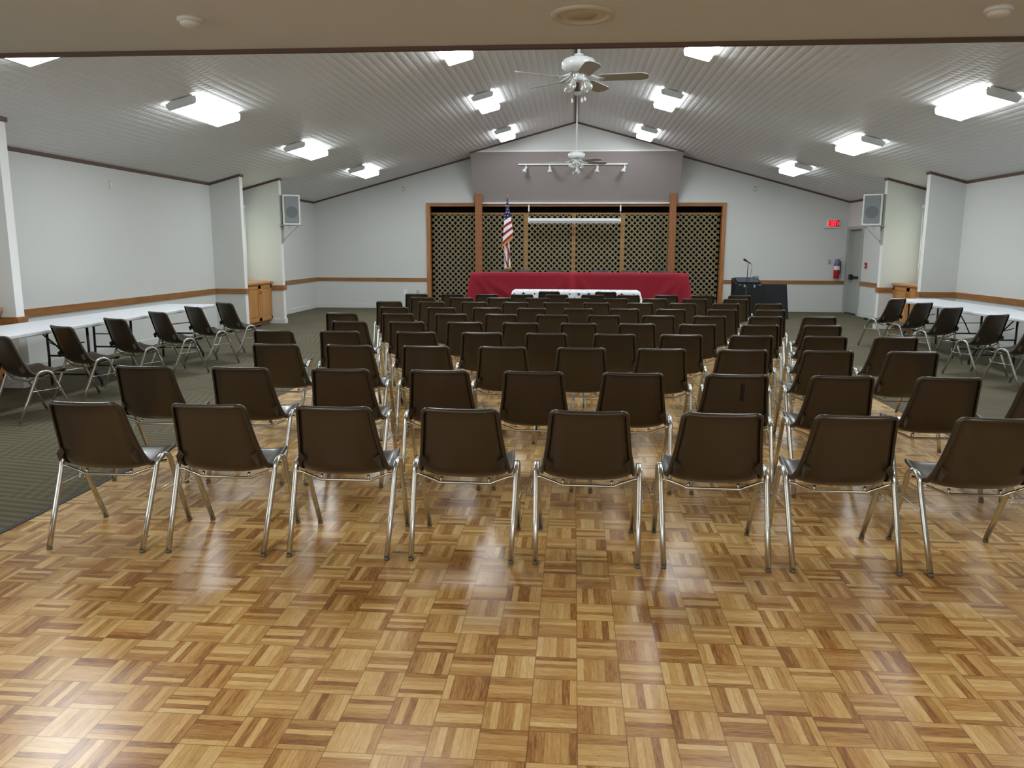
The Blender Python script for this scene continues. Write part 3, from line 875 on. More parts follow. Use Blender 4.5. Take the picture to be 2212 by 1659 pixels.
ROWS = [((314, 168), (334, 168), 2), ((300, 300), (352, 300), 2), ((275, 455), (384, 440), 2), ((262, 580), (398, 505), 1), ((257, 670), (402, 575), 0), ((250, 730), (412, 625), 1), ((245, 815), (418, 690), 0), ((242, 880), (428, 735), 1), ((230, 980), (440, 795), 0), ((222, 1045), (440, 855), 3), ((222, 1085), (447, 890), 3)]
def wave(s, k): return .03 * math.sin(s * 2 * PI * 1.3 + k * .15) + .02 * (s - .5)
grid = []
for k in range(len(ROWS) - 1):
    (l0, r0, mi), (l1, r1, _) = ROWS[k], ROWS[k + 1]
    for j in range(3 if k < len(ROWS) - 2 else 4):
        f_ = j / 3
        l = [l0[i] + (l1[i] - l0[i]) * f_ for i in (0, 1)]; r_ = [r0[i] + (r1[i] - r0[i]) * f_ for i in (0, 1)]
        grid.append((l, r_, mi, k + f_))
NS = 10
vg = []
for l, r_, mi, kk in grid:
    row = []
    for i in range(NS + 1):
        s = i / NS
        row.append(bm.verts.new(fp(l[0] + (r_[0] - l[0]) * s, l[1] + (r_[1] - l[1]) * s, wave(s, kk) * min(1, kk / 3 + .2))))
    vg.append(row)
for a in range(len(vg) - 1):
    for i in range(NS):
        f = bm.faces.new((vg[a][i], vg[a][i + 1], vg[a + 1][i + 1], vg[a + 1][i])); f.material_index = grid[a][2]; f.smooth = True
# lower tail behind the front fold
def strip(pts_l, pts_r, mi, dy):
    pl = [bm.verts.new(fp(p[0], p[1], dy)) for p in pts_l]; pr_ = [bm.verts.new(fp(p[0], p[1], dy + .02)) for p in pts_r]
    for k in range(len(pl) - 1):
        f = bm.faces.new((pl[k], pr_[k], pr_[k + 1], pl[k + 1])); f.material_index = mi
strip([(262, 1000), (270, 1240), (268, 1490)], [(358, 930), (380, 1240), (390, 1450)], 1, .035)
strip([(285, 1010), (350, 1220), (366, 1300)], [(322, 990), (374, 1180), (382, 1300)], 0, .028)
strip([(270, 1180), (284, 1330), (322, 1470)], [(276, 1210), (312, 1320), (358, 1455)], 0, .028)
strip([(228, 1070), (262, 1135)], [(292, 1010), (288, 1110)], 0, .026)
strip([(222, 1085), (236, 1120), (255, 1165)], [(234, 1075), (258, 1130), (264, 1150)], 3, .024)
strip([(318, 1478), (322, 1512)], [(400, 1440), (408, 1470)], 3, .026)
for px, py in ((320, 240), (302, 298), (343, 310), (325, 370), (305, 428), (355, 433), (288, 490), (336, 490), (277, 545)):
    s_ = .5
    disc_star(bm, fp(px, py, -.045), .0155, (1, 0, 0), (0, 0, 1), 1, .5)
for v in bm.verts: pass
obj('flag_cloth', bm, ['flag_red', 'flag_white', 'flag_blue', 'gold'], t)

# ------------------------------------------------------------------ cloths
def draped(name, x0, x1, y0, y1, ztop, zbot, mats, folds, flare, seed, swags=()):
    rnd = random.Random(seed)
    per = []                       # perimeter points with outward normals
    NX, NY = 120, 26
    for i in range(NX): per.append((x0 + (x1 - x0) * i / NX, y0, 0, -1))
    for i in range(NY): per.append((x1, y0 + (y1 - y0) * i / NY, 1, 0))
    for i in range(NX): per.append((x1 - (x1 - x0) * i / NX, y1, 0, 1))
    for i in range(NY): per.append((x0, y1 - (y1 - y0) * i / NY, -1, 0))
    ph = [rnd.uniform(0, 6.28) for _ in range(4)]
    bm = B()
    rings = []
    K = 9
    for k in range(K + 1):
        d = k / K
        ring = []
        for i, (x, y, nx, ny) in enumerate(per):
            cd = min(math.hypot(x - a, y - b) for a in (x0, x1) for b in (y0, y1))
            corner = math.exp(-(cd / .16) ** 2)
            s = x if abs(ny) > .5 else y
            w = folds * d * (math.sin(s * 5.1 + ph[0]) * .5 + math.sin(s * 11.3 + ph[1]) * .3 + math.sin(s * 2.3 + ph[2]) * .6)
            off = .004 + d ** .8 * (.02 + max(-.012, w)) + flare * corner * d
            if abs(ny) > .5:
                for xc, wd, amp, lean in swags:      # hanging creases that lean sideways and widen downwards
                    off += amp * min(1, d * 2.5) * math.exp(-((s - xc - lean * d) / (wd * (.4 + d))) ** 2)
            # blend the corner normals
            cx = (1 if x > (x0 + x1) / 2 else -1) * corner * .7 if abs(ny) > .5 else nx
            cy = (1 if y > (y0 + y1) / 2 else -1) * corner * .7 if abs(nx) > .5 else ny
            z = ztop - d * (ztop - zbot) - (0 if k else 0)
            ring.append(bm.verts.new((x + cx * off, y + cy * off, z + (0.004 * math.sin(s * 9 + ph[3]) if k == K else 0))))
        rings.append(ring)
    n = len(per)
    for a, b in zip(rings, rings[1:]):
        for i in range(n):
            f = bm.faces.new((a[i], a[(i + 1) % n], b[(i + 1) % n], b[i])); f.smooth = True
    f = bm.faces.new(rings[0])
    return bm
bm = draped('tablecloth', -2.32, 2.52, 17.70, 18.40, 1.04, .30, None, .03, .12, 3, [(-.02, .08, .13, -.02), (.04, .07, .07, .55), (-.06, .06, .06, -.65), (-2.25, .07, .10, 1.25), (-2.27, .06, .07, .6), (2.47, .07, .08, -.8), (2.48, .06, .07, -.35), (1.46, .03, .02, 0), (-.86, .03, .02, 0), (.55, .03, .025, .0)])
tag(obj('tablecloth', bm, 'red_cloth'), 'long red cloth covering the head table on the stage', 'tablecloth')
# crease lines are part of the cloth; the star cloth lies on a folding table
bm = draped('tablecloth', -1.19, 1.28, 15.28, 16.06, .758, .46, None, .03, .05, 5)
rnd = random.Random(11)
for i in range(11):
    for j in range(5):
        x = -1.12 + i * .235 + (j % 2) * .11 + rnd.uniform(-.03, .03); y = 15.36 + j * .15 + rnd.uniform(-.03, .03)
        if x < 1.2: disc_star(bm, (x, y, .7595), rnd.choice((.03, .05)), (1, 0, 0), (0, 1, 0), 1)
for i in range(12):
    for j in range(3):
        x = -1.15 + i * .21 + (j % 2) * .1 + rnd.uniform(-.03, .03); z = .71 - j * .09
        disc_star(bm, (x, 15.225 - .012 * j, z), rnd.choice((.026, .046, .046)), (1, 0, 0), (0, 0, 1), 1)
tag(obj('tablecloth', bm, ['white_cloth', 'navy']), 'white cloth printed with navy stars on the table before the stage', 'tablecloth')

# ------------------------------------------------------------------ folding tables
def folding_table(label, x, y, rz, group, proto=[None]):
    if proto[0] is None:
        t = thing('folding_table', label, 'table', (0, 0, 0), 0, group)
        bm = B(); box(bm, -1.215, 1.215, -.38, .38, .705, .75, bevel=.012); obj('tabletop', bm, 'table_top', t)
        for s in (-1, 1):
            xt, xm, xf = s * .80, s * .86, s * .90
            for e in (-1, 1):
                bm = B()
                tube(bm, [(xt, e * .24, .705), (xt + s * .005, e * .24, .32), (xt + s * .01, e * .25, .24), (xf, e * .30, .06), (xf, e * .30, .012)], .0145, 8)
                lg = obj('leg', bm, 'black_metal', t)
                bm = B(); tube(bm, ((xf, e * .30, 0), (xf, e * .30, .02)), .018, 8); obj('foot_cap', bm, 'black_metal', lg)
            bm = B()
            tube(bm, ((xt + s * .004, -.24, .36), (xt + s * .004, .24, .36)), .011, 8); tube(bm, ((xt, -.24, .69), (xt, .24, .69)), .011, 8); tube(bm, ((xf - s * .02, -.285, .14), (xf - s * .02, .285, .14)), .011, 8)
            obj('crossbar', bm, 'black_metal', t)
            bm = B()
            tube(bm, [(xt + s * .0, 0.03, .36), (xt - s * .16, .03, .5), (s * .36, .03, .70)], .009, 6); tube(bm, [(xt, -.2, .52), (xt - s * .16, 0.02, .5)], .007, 6); tube(bm, [(xt, .24, .52), (xt - s * .16, 0.03, .5)], .007, 6)
            obj('brace', bm, 'black_metal', t)
        proto[0] = t
    else:
        t = copy_tree(proto[0])
    t['label'] = label; t['group'] = group
    t.location = (x, y, 0); t.rotation_euler = (0, 0, rz)
    return t
GT = 'white folding tables along the side walls'
folding_table('white folding table along the left wall, the farther one by the alcove', -5.655, 9.98, PI / 2, GT)
folding_table('white folding table along the left wall, the nearer one cut by the picture edge', -5.67, 7.53, PI / 2, GT)
folding_table('white folding table along the right wall, the farther one by the oak cabinet', 5.865, 12.80, PI / 2 + .02, GT)
folding_table('white folding table along the right wall, the nearer one cut by the picture edge', 5.83, 10.35, PI / 2 + .02, GT)
folding_table('folding table under the white star print cloth', .045, 15.67, 0, 'table before the stage')

# ------------------------------------------------------------------ stacking chair
def chair_shell():
    """one moulded shell; returns back and seat meshes that share smooth normals"""
    # centre line (y, z) from back top to front lip, with half width and side lift
    P = [(-.252, .792, .186, .020), (-.243, .755, .190, .022), (-.231, .71, .194, .026), (-.214, .65, .200, .030), (-.196, .59, .207, .034), (-.178, .535, .215, .038), (-.160, .485, .223, .042), (-.140, .445, .230, .044), (-.110, .415, .235, .042), (-.070, .401, .238, .036), (-.02, .400, .240, .030), (.04, .412, .240, .028), (.10, .430, .238, .024), (.155, .445, .234, .019), (.195, .452, .228, .014), (.224, .448, .221, .010)]
    # resample finely (Catmull-Rom)
    Q = []
    for i in range(len(P) - 1):
        p0, p1, p2, p3 = P[max(0, i - 1)], P[i], P[i + 1], P[min(len(P) - 1, i + 2)]
        K = 6 if i in (0, len(P) - 2) else 2
        for k in range(K):
            t_ = k / K
            Q.append(tuple(.5 * (2 * b + (c - a) * t_ + (2 * a - 5 * b + 4 * c - d) * t_ * t_ + (3 * b - a - 3 * c + d) * t_ ** 3) for a, b, c, d in zip(p0, p1, p2, p3)))
    Q.append(P[-1])
    n = len(Q)
    arc = [0]
    for a, b in zip(Q, Q[1:]): arc.append(arc[-1] + math.hypot(b[0] - a[0], b[1] - a[1]))
    US = [-1, -.97, -.92, -.84, -.72, -.55, -.35, -.12, .12, .35, .55, .72, .84, .92, .97, 1]
    bm = B()
    rows = []
    RC = .034                                             # radius of the outline corners
    for i in range(n):
        y, z, w, lift = Q[i]
        a, b = Q[max(0, i - 1)], Q[min(n - 1, i + 1)]
        ty, tz = b[0] - a[0], b[1] - a[1]
        L = math.hypot(ty, tz); ty, tz = ty / L, tz / L
        ny, nz = -tz, ty                                   # normal towards the sitter
        if ny * .5 + nz * .8 < 0: ny, nz = -ny, -nz
        se = min(arc[i], arc[-1] - arc[i])
        wr = w - (RC - math.sqrt(max(0, RC * RC - (RC - se) ** 2)) if se < RC else 0)
        row = []
        for u in US:
            x = u * wr
            uu = abs(x) / w
            dd = lift * uu ** 3.2 + .010 * max(0, uu - .84) / .16
            row.append(bm.verts.new((x, y + ny * dd, z + nz * dd)))
        rows.append((row, ny, nz))
    for i in range(n - 1):
        for k in range(len(US) - 1):
            bm.faces.new((rows[i][0][k], rows[i][0][k + 1], rows[i + 1][0][k + 1], rows[i + 1][0][k]))
    # rolled rim: a skirt turned away from the sitter all round
    loop = [(r[0][0], r[1], r[2]) for r in rows] + [(v, rows[-1][1], rows[-1][2]) for v in rows[-1][0][1:]] + [(r[0][-1], r[1], r[2]) for r in rows[::-1][1:]] + [(v, rows[0][1], rows[0][2]) for v in rows[0][0][::-1][1:-1]]
    m_ = len(loop)
    lip = []
    for i in range(m_):
        v, ny, nz = loop[i]
        tg = (loop[(i + 1) % m_][0].co - loop[i - 1][0].co).normalized()
        nv = Vector((0, ny, nz))
        out = tg.cross(nv).normalized()
        if out.dot(v.co - Vector((0, -.06, .5))) < 0: out = -out
        lip.append([v] + [bm.verts.new(v.co + out * p - nv * q) for p, q in ((.005, .003), (.008, .010), (.0065, .019), (.000, .027), (-.009, .029))])
    for i in range(m_):
        a, b = lip[i], lip[(i + 1) % m_]
        for k in range(5): bm.faces.new((a[k], b[k], b[k + 1], a[k + 1]))
    bmesh.ops.recalc_face_normals(bm, faces=bm.faces)
    bmesh.ops.solidify(bm, geom=bm.faces[:], thickness=.0045)
    bmesh.ops.recalc_face_normals(bm, faces=bm.faces)
    me = bpy.data.meshes.new('shell'); bm.to_mesh(me); bm.free()
    for p in me.polygons: p.use_smooth = True
    return me
def split_shell(me):
    nrm = [v.normal.copy() for v in me.vertices]
    co = [v.co.copy() for v in me.vertices]
    out = []
    for part in ('backrest', 'seat'):
        polys = []
        for p in me.polygons:
            c = p.center
            isback = (c.y + .115) * -1.35 + (c.z - .425) * .93 > 0
            if isback == (part == 'backrest'): polys.append(list(p.vertices))
        used = sorted({i for q in polys for i in q}); mp = {v: k for k, v in enumerate(used)}
        m2 = bpy.data.meshes.new('chair_' + part)
        m2.from_pydata([co[i] for i in used], [], [[mp[i] for i in q] for q in polys])
        m2.update()
        for p in m2.polygons: p.use_smooth = True
        m2.normals_split_custom_set_from_vertices([nrm[i] for i in used])
        m2.materials.append(M['shell'])
        out.append(m2)
    return out
back_me, seat_me = split_shell(chair_shell())
def mesh_of(bm, mat, name):
    me = bpy.data.meshes.new(name)
    bmesh.ops.recalc_face_normals(bm, faces=bm.faces)
    bm.to_mesh(me); bm.free(); me.materials.append(M[mat])
    return me
def leg_path(side, front):
    x = side
    s = 1 if front else -1
    pts = [(x * .256, s * .250, .014), (x * .2615, s * .160, .215), (x * .2655, s * .085, .385)]
    for a in (15, 35, 55, 75, 90):
        r_ = math.radians(a)
        pts.append((x * .2665, s * .076 * math.cos(r_) * 1.0, .405 + .058 * math.sin(r_)))
    return pts
CH = {}
for sd in (-1, 1):
    for fr_ in (0, 1):
        bm = B(); tube(bm, leg_path(sd, fr_), .0133, 12, ry=.0112, ref=(1, 0, 0), power=3.2); CH['leg', sd, fr_] = mesh_of(bm, 'chrome', 'chair_leg')
        bm = B(); y_ = .252 if fr_ else -.252
        tube(bm, ((sd * .256, y_, 0), (sd * .2562, y_ * .993, .015)), .0132, 10, power=3); CH['cap', sd, fr_] = mesh_of(bm, 'glide', 'chair_glide')
def rod(yc, zend, zlow):
    bm = B()
    pts = [(-.262, yc, zend), (-.235, yc, zend - .002), (-.16, yc, zlow + .012), (-.135, yc, zlow), (.135, yc, zlow), (.16, yc, zlow + .012), (.235, yc, zend - .002), (.262, yc, zend)]
    tube(bm, pts, .0075, 8)
    for sx in (-.125, .125):
        tube(bm, ((sx, yc, zlow), (sx, yc + .004, zlow + .03)), .007, 6)
    return bm
CH['rod_rear'] = mesh_of(rod(-.080, .408, .366), 'chrome', 'chair_rod')
CH['rod_front'] = mesh_of(rod(.080, .408, .380), 'chrome', 'chair_rod')
for sd in (-1, 1):
    bm = B()
    if sd < 0:
        tube(bm, [(sd * .268, -.125, .300), (sd * .282, -.12, .302), (sd * .285, -.11, .300), (sd * .285, .11, .305), (sd * .282, .12, .302), (sd * .268, .125, .300)], .0035, 6)
        tube(bm, [(sd * .275, .13, .345), (sd * .297, .12, .34), (sd * .299, .11, .285), (sd * .28, .118, .28), (sd * .275, .13, .3)], .003, 6)
    else:
        tube(bm, [(sd * .270, .09, .37), (sd * .285, .10, .35), (sd * .302, .11, .31), (sd * .304, .11, .28), (sd * .288, .112, .265), (sd * .286, .114, .28)], .0033, 6)
        tube(bm, [(sd * .268, -.125, .290), (sd * .283, -.118, .292), (sd * .285, .10, .297), (sd * .27, .122, .298)], .0033, 6)
    CH['hook', sd] = mesh_of(bm, 'chrome', 'chair_hook')
    # stacking lug on the back of the shell
    bm = B()
    v = [bm.verts.new(p) for p in ((sd * .213, -.146, .535), (sd * .216, -.136, .468), (sd * .178, -.170, .508), (sd * .213, -.186, .504), (sd * .215, -.165, .452))]
    for q in ((0, 2, 3), (0, 3, 4, 1), (2, 1, 4), (2, 4, 3), (0, 1, 2)):
        bm.faces.new([v[i] for i in q])
    CH['lug', sd] = mesh_of(bm, 'shell', 'chair_lug')
def add(name, me, parent):
    o = bpy.data.objects.new(name, me); COL.objects.link(o); o.parent = parent
    return o
def make_chair(detail, hooks=True):
    t = thing('stacking_chair', 'brown plastic stacking chair', 'chair', (0, 0, 0), 0, 'chairs')
    bk = add('backrest', back_me, t); add('seat', seat_me, t)
    if detail:
        for sd in (-1, 1): add('stacking_lug', CH['lug', sd], bk)
    for sd in (-1, 1):
        for fr_ in (0, 1):
            lg = add('leg', CH['leg', sd, fr_], t)
            if detail: add('foot_glide', CH['cap', sd, fr_], lg)
    add('support_rod', CH['rod_rear'], t); add('support_rod', CH['rod_front'], t)
    if hooks:
        for sd in (-1, 1): add('ganging_hook', CH['hook', sd], t)
    return t
near_chair = make_chair(True)
far_chair = make_chair(False)
plain_chair = make_chair(False, False)
used = {id(near_chair): False, id(far_chair): False, id(plain_chair): False}
def place_chair(proto, x, y, rz, label, group, z=0.0):
    if not used[id(proto)]:
        used[id(proto)] = True; t = proto
    else:
        t = copy_tree(proto)
    t['label'] = label; t['group'] = group
    t.location = (x, y, z); t.rotation_euler = (0, 0, rz)
    return t
ROWS_XY = {
 1: (3.730, [-2.477, -1.828, -1.184, -.547, .089, .729, 1.357, 2.015], 0.014),
 2: (4.945, [-2.853, -2.189, -1.515, -.859, -.246, .390, 1.045, 1.692, 2.340, 2.975], 0.014),
 3: (6.205, [-2.436, -1.820, -1.184, -.562, .070, .705, 1.340, 2.003, 2.644], 0.015),
 4: (7.265, [-2.865, -2.215, -1.480, -.850, -.243, .387, 1.001, 1.644, 2.308, 2.933], 0.015),
 5: (8.300, [-2.416, -1.787, -1.159, -.558, .063, .679, 1.312, 1.966, 2.605], 0.030),
 6: (9.370, [-2.818, -2.120, -1.468, -.864, -.249, .367, 1.015, 1.623, 2.274, 2.901], 0.035),
 7: (10.400, [-2.399, -1.759, -1.146, -.550, .073, .678, 1.290, 1.959, 2.583], 0.040),
 8: (11.560, [-2.732, -2.096, -1.459, -.852, -.251, .343, .981, 1.605, 2.229, 2.850], 0.060),
 9: (12.610, [-2.435, -1.804, -1.195, -.575, .067, .679, 1.303, 1.932, 2.580], 0.070),
 10: (13.580, [-2.719, -2.095, -1.498, -.890, -.282, .335, .945, 1.603, 2.223, 2.850], 0.080)}
rj = random.Random(4)
for r_, (yb_, xs, sl_) in ROWS_XY.items():
    for i, x in enumerate(xs):
        seat_no = ORD[i + 1] + ' from left' if i else 'leftmost'
        row_n = 'the row nearest the camera' if r_ == 1 else ORD[r_] + ' row from the camera'
        lab = 'brown plastic chair on chrome legs, %s in %s' % (seat_no, row_n)
        c = place_chair(near_chair if r_ <= 5 else far_chair, x, yb_ + sl_ * x * .6 + .252, rj.uniform(-.012, .012), lab, 'rows of brown chairs facing the stage')
        if r_ == 2 and i == 6:
            c['label'] = 'brown plastic chair with a strip of black tape on its back, second row'
            bm = B()
            v = [bm.verts.new(p) for p in ((.028, -.2535, .728), (.047, -.2535, .728), (.047, -.2205, .618), (.030, -.2205, .618), (.028, -.2495, .728), (.047, -.2495, .728), (.047, -.2165, .618), (.030, -.2165, .618))]
            for q in ((0, 1, 2, 3), (7, 6, 5, 4), (0, 4, 5, 1), (1, 5, 6, 2), (2, 6, 7, 3), (3, 7, 4, 0)): bm.faces.new([v[k] for k in q])
            obj('tape_strip', bm, 'tape', c)
for x, l in ((-.446, 'brown plastic chair alone before the star cloth, the left one of the pair'), (.600, 'brown plastic chair alone before the star cloth, the right one of the pair')):
    place_chair(far_chair, x, 14.65 + .252 - .1, rj.uniform(-.02, .02), l, 'pair of chairs before the star print cloth')
NAMES6 = ['nearest', 'second', 'third', 'fourth', 'fifth', 'farthest']
for i, (x, y, a) in enumerate(((-5.0, 6.76, 28), (-4.99, 7.62, 27), (-4.965, 8.49, 26), (-4.955, 9.40, 31), (-4.94, 10.28, 32), (-4.87, 11.07, 31))):
    n_ = NAMES6[i]
    place_chair(near_chair, x, y, -math.radians(a), 'brown chair turned to the stage beside the left tables, %s of six%s' % (n_, '' if i in (0, 5) else ' from the camera'), 'chairs along the left tables')
for i, (x, y, a) in enumerate(((5.126, 9.356, 26), (5.10, 10.234, 26), (5.108, 11.414, 25), (5.125, 12.38, 29), (5.107, 13.30, 30))):
    n_ = ['nearest', 'second', 'third', 'fourth', 'farthest'][i]
    place_chair(near_chair, x, y, math.radians(a), 'brown chair turned to the stage beside the right tables, %s of five%s' % (n_, '' if i in (0, 4) else ' from the camera'), 'chairs along the right tables')
for i, px in enumerate((1081, 1134.5, 1199.5, 1298.5, 1361, 1426)):
    x = (px - 1241) / 1686.6 * 18.85
    place_chair(plain_chair, x, 18.92, PI + .0, 'brown chair back just showing above the red table, %s from the left' % ORD[i + 1], 'chairs behind the head table', .28)
# ------------------------------------------------------------------ sound corner
t = thing('mixer_case', 'black road case with a sloping sound mixer on top', 'mixer', (3.97, 18.45, 0))
bm = B()
pr = [(-.25, .0), (-.25, .80), (.25, .92), (.25, 0)]
for xs in ((-.30, .30),):
    v0 = [bm.verts.new((xs[0], p[0], p[1])) for p in pr]; v1 = [bm.verts.new((xs[1], p[0], p[1])) for p in pr]
    bm.faces.new(v0); bm.faces.new(v1[::-1])
    for k in range(4): bm.faces.new((v0[k], v1[k], v1[(k + 1) % 4], v0[(k + 1) % 4]))
obj('case_body', bm, 'black_case', t)
S_ = Matrix.Rotation(math.atan2(.12, .5), 4, 'X')
bm = B(); box(bm, -.25, .25, -.21, .2, 0, .03, bevel=.006)
for v in bm.verts: v.co = Matrix.Translation((0, 0, .865)) @ S_ @ v.co
mp_ = obj('mixer_panel', bm, 'black_metal', t)
bm = B()
for i in range(16):
    for j in range(7):
        x_, y_ = -.23 + i * .0305, -.19 + j * .055
        if i == 0 and j == 0: box(bm, -.245, .24, -.205, .155, .0295, .033)
        box(bm, x_ - .007, x_ + .007, y_ - .009, y_ + .009, .03, .045)
for v in bm.verts: v.co = Matrix.Translation((0, 0, .865)) @ S_ @ v.co
obj('control_surface', bm, 'knobs', mp_)
for x_, w_, h_ in ((-.20, .025, .015), (-.10, .018, .055), (.12, .018, .065), (.24, .03, .015)):
    one_box('latch', (x_ - w_, x_ + w_, -.262, -.25, .79 - h_, .79), 'silver', t)
bm = B()
for k, (cx, rr) in enumerate(((.22, .05), (.26, .035), (.18, .03))):
    tube(bm, [(cx + rr * math.cos(a), .12 + .02 * k, .93 + rr * math.sin(a) * .9) for a in [q * PI / 8 for q in range(-1, 10)]], .005, 6)
obj('cable_loop', bm, 'black_metal', t)
t = thing('microphone_stand', 'black microphone stand holding a microphone before the mixer', 'microphone stand', (3.82, 17.86, 0))
bm = B(); lathe(bm, [(.13, 0), (.13, .012), (.03, .03), (.012, .03)], 24); obj('base', bm, 'black_metal', t)
bm = B(); tube(bm, ((0, 0, .02), (0.02, 0, .78)), .011, 8); tube(bm, ((0.02, 0, .76), (.03, 0, 1.27)), .008, 8); obj('pole', bm, 'black_metal', t)
mic = thing('microphone', 'black microphone tilted on the stand clip', 'microphone', (3.85, 17.86, 1.27))
bm = B(); tube(bm, [(.055, 0, -.005), (.03, 0, .01), (-.05, 0, .062)], [.010, .013, .017], 10); obj('handle', bm, 'black_metal', mic)
bm = B(); tube(bm, [(-.045, 0, .058), (-.06, 0, .068), (-.085, 0, .084), (-.10, 0, .094), (-.108, 0, .099)], [.016, .026, .028, .020, .006], 14); obj('grille', bm, 'black_metal', mic, True)
bm = B(); tube(bm, [(.05, 0, -.002), (.085, 0.02, -.03), (.10, .05, -.10), (.10, .2, -.30), (.10, .33, -.39)], .0045, 6); obj('cable', bm, 'black_metal', mic)
bm = B()
q = [(-.29, -.10, 0), (.36, -.10, 0), (.31, .02, .79), (-.27, .02, .79)]
v = [bm.verts.new(p) for p in q] + [bm.verts.new((p[0], p[1] + .06, p[2])) for p in q]
for f in ((0, 1, 2, 3), (7, 6, 5, 4), (0, 4, 5, 1), (1, 5, 6, 2), (2, 6, 7, 3), (3, 7, 4, 0)): bm.faces.new([v[i] for i in f])
o = obj('leaning_panel', bm, 'black_felt'); o.location = (4.56, 18.42, 0)
tag(o, 'flat black panel leaning beside the mixer case', 'panel')

# ------------------------------------------------------------------ wall speakers
def wall_speaker(s, xe, y, x0, x1, z0, z1, label):
    t = thing('wall_speaker', label, 'speaker', (xe, y, z0), 0, 'wall speakers on the stub ends')
    a, b = x0 - xe, x1 - xe
    H = z1 - z0
    cxm = (a + b) / 2
    T_ = Matrix.Translation((cxm, 0, 0)) @ Matrix.Rotation(math.radians(24) * (1 if s < 0 else -1), 4, 'Z')
    hw = (b - a) / 2 - .015
    def turned(bm):
        for v in bm.verts: v.co = T_ @ v.co
        return bm
    bm = B(); box(bm, -hw, hw, -.13, .10, 0, H, bevel=.01); obj('cabinet', turned(bm), 'white_plastic', t)
    bm = B(); box(bm, -hw + .028, hw - .028, -.145, -.128, .04, H - .035, bevel=.012); gr = obj('grille', turned(bm), 'grille', t)
    bm = B(); lathe(bm, [(0, 0), (.115, 0), (.12, .004)], 32, (0, -.1465, H * .42), 0, Matrix.Rotation(PI / 2, 4, 'X')); obj('woofer', turned(bm), 'grille_dark', gr)
    i = -s                       # direction into the room
    bm = B(); box(bm, min(0, i * .03), max(0, i * .03), -.03, .06, -.36, H + .0)
    br = obj('bracket', bm, 'grey_paint', t)
    bm = B(); box(bm, min(0, b if i > 0 else a), max(0, b if i > 0 else a), -.1, .12, -.015, -.001); obj('shelf_arm', bm, 'grey_paint', br)
    bm = B(); tube(bm, ((i * .03, .0, -.32), (i * .36, .0, -.012)), .008, 6); obj('diagonal_brace', bm, 'grey_paint', br)
    bm = B(); tube(bm, [(i * .15, -.02, -.01), (i * .2, -.02, -.05), (i * .19, -.02, -.09), (i * .165, -.02, -.07), (i * .2, -.02, -.045)], .003, 5); obj('cable', bm, 'grey_plate', br)
wall_speaker(-1, -6.07, 16.11, -6.03, -5.66, 2.04, 2.65, 'white wall speaker bracketed high at the left, beside the alcove')
wall_speaker(1, 6.12, 16.36, 5.70, 6.08, 2.05, 2.66, 'white wall speaker bracketed high at the right, near the exit door')

# ------------------------------------------------------------------ exit sign, extinguisher, alarm, plates
t = thing('exit_sign', 'lit red exit sign on the back wall near the door', 'exit sign', (6.47, YB, 2.13))
one_box('housing', (-.15, .15, -.05, 0, 0, .19), 'white_plastic', t, .004)
one_box('lit_face', (-.13, .14, -.0535, -.05, .02, .175), 'exit_face', t)
bm = B()
def bar(x0, z0, x1, z1, w=.016):
    dx, dz = x1 - x0, z1 - z0; L = math.hypot(dx, dz); nx, nz = -dz / L * w / 2, dx / L * w / 2
    p = [(x0 + nx, z0 + nz), (x0 - nx, z0 - nz), (x1 - nx, z1 - nz), (x1 + nx, z1 + nz)]
    v = [bm.verts.new((a, y_, b)) for y_ in (-.0585, -.0535) for a, b in p]
    for f in ((0, 1, 2, 3), (7, 6, 5, 4), (0, 4, 5, 1), (1, 5, 6, 2), (2, 6, 7, 3), (3, 7, 4, 0)): bm.faces.new([v[i] for i in f])
za, zb2 = .035, .16
zm_ = (za + zb2) / 2
for s_ in ((-.118, za, -.118, zb2), (-.118, za + .008, -.07, za + .008), (-.118, zm_, -.078, zm_), (-.118, zb2 - .008, -.07, zb2 - .008),
           (-.06, za, -.01, zb2), (-.06, zb2, -.01, za), (.008, za, .008, zb2), (.024, zb2 - .008, .08, zb2 - .008), (.052, za, .052, zb2), (.098, zm_ + .035, .13, zm_), (.098, zm_ - .035, .13, zm_)):
    bar(*s_)
obj('letters', bm, 'exit_red', t)
one_box('ledge', (-.22, .15, -.06, 0, -.012, -.001), 'white_plastic', t)
t = thing('fire_extinguisher', 'red fire extinguisher hung on the back wall beside the exit door', 'fire extinguisher', (6.62, YB - .09, .86))
bm = B(); lathe(bm, [(0, 0), (.06, 0), (.07, .015), (.07, .36), (.05, .40), (.025, .415), (0, .415)], 24); obj('cylinder', bm, 'red_gloss', t, True)
bm = B(); lathe(bm, [(.0705, .215), (.0715, .22), (.0715, .305), (.0705, .31)], 24); obj('label_band', bm, 'white_plastic', t)
bm = B(); box(bm, -.03, .03, -.02, .02, .41, .47, bevel=.006); tube(bm, ((-.02, 0, .46), (.09, -.01, .50)), .01, 6); obj('valve', bm, 'silver', t)
bm = B(); lathe(bm, [(.0715, .315), (.073, .32), (.06, .41), (.05, .47), (.045, .48)], 16); obj('cover', bm, 'blue_tag', t)
bm = B(); tube(bm, [(.02, -.01, .45), (.085, -.02, .42), (.088, -.02, .25), (.08, -.02, .12)], .01, 8); obj('hose', bm, 'black_metal', t)
one_box('wall_hook', (-.02, .02, .06, .09, .36, .46), 'grey_paint', t)
t = thing('fire_alarm', 'small red fire alarm pull box on the wall past the exit door', 'fire alarm', (XW, 19.17, 1.15))
one_box('housing', (-.035, 0, -.05, .05, 0, .13), 'red_gloss', t, .004)
one_box('pull_handle', (-.045, -.035, -.03, .03, .04, .07), 'white_plastic', t, .002)
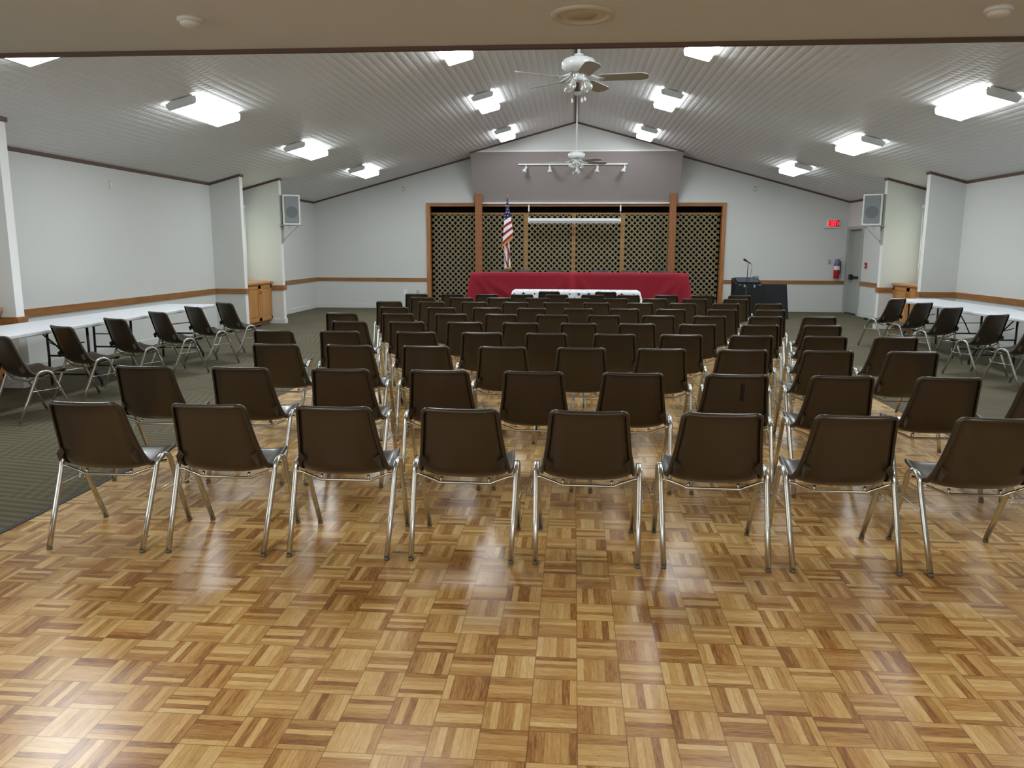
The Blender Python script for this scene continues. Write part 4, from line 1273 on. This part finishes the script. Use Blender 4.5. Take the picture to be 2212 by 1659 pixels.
def plate(loc, face, w, h, label, mat='plastic', kind='outlet'):
    names = {'outlet': 'wall_outlet', 'switch': 'light_switch', 'sensor': 'wall_sensor'}
    t = thing(names[kind], label, {'outlet': 'outlet', 'switch': 'switch', 'sensor': 'sensor'}[kind], loc)
    if face == 'y':
        one_box('cover_plate', (-w / 2, w / 2, -.008, 0, -h / 2, h / 2), mat, t, .003)
        if kind == 'outlet':
            for zz in (-.022, .022): one_box('socket', (-.013, .013, -.011, -.008, zz - .012, zz + .012), 'white_plastic', t)
        elif kind == 'switch': one_box('toggle', (-.006, .006, -.018, -.008, -.012, .012), 'white_plastic', t)
        else: one_box('sensor_window', (-w / 4, w / 4, -.012, -.008, -h / 4, h / 5), 'white_plastic', t)
    else:
        s = face
        def bx(n, d0, d1, y0, y1, z0, z1, m_):
            one_box(n, (min(-s * d0, -s * d1), max(-s * d0, -s * d1), y0, y1, z0, z1), m_, t)
        bx('cover_plate', 0, .008, -w / 2, w / 2, -h / 2, h / 2, mat)
        if kind == 'outlet':
            for zz in (-.022, .022): bx('socket', .008, .011, -.013, .013, zz - .012, zz + .012, 'white_plastic')
        else: bx('sensor_window', .008, .014, -w / 4, w / 4, -h / 4, h / 5, 'white_plastic')
plate((-4.46, YB, .44), 'y', .11, .13, 'white outlet plate low on the back wall, left of the grey one', 'white_plastic')
plate((-4.12, YB, .43), 'y', .07, .115, 'grey outlet plate low on the back wall beside the left stage casing', 'grey_plate')
plate((6.46, YB, 1.27), 'y', .07, .115, 'grey light switch on the back wall below the exit sign', 'grey_plate', 'switch')
plate((-4.46, YB, 3.10), 'y', .07, .12, 'small beige box high on the back wall, left of the canopy', 'grey_plate', 'sensor')
plate((4.51, YB, 3.08), 'y', .07, .12, 'small beige box high on the back wall, right of the canopy', 'grey_plate', 'sensor')
plate((3.80 + .28, YB, .42), 'y', .09, .12, 'outlet plate on the back wall partly hidden by the mixer case', 'grey_plate')
plate((-XW, 11.39, 2.49), -1, .07, .12, 'small beige box high on the left wall above the tables', 'plastic', 'sensor')
plate((-XW, 18.22, .50), -1, .07, .115, 'outlet plate low on the left wall beyond the oak cabinet', 'plastic')
plate((XW, 18.70, .53), 1, .07, .115, 'outlet plate low on the right wall between door and alcove', 'plastic')
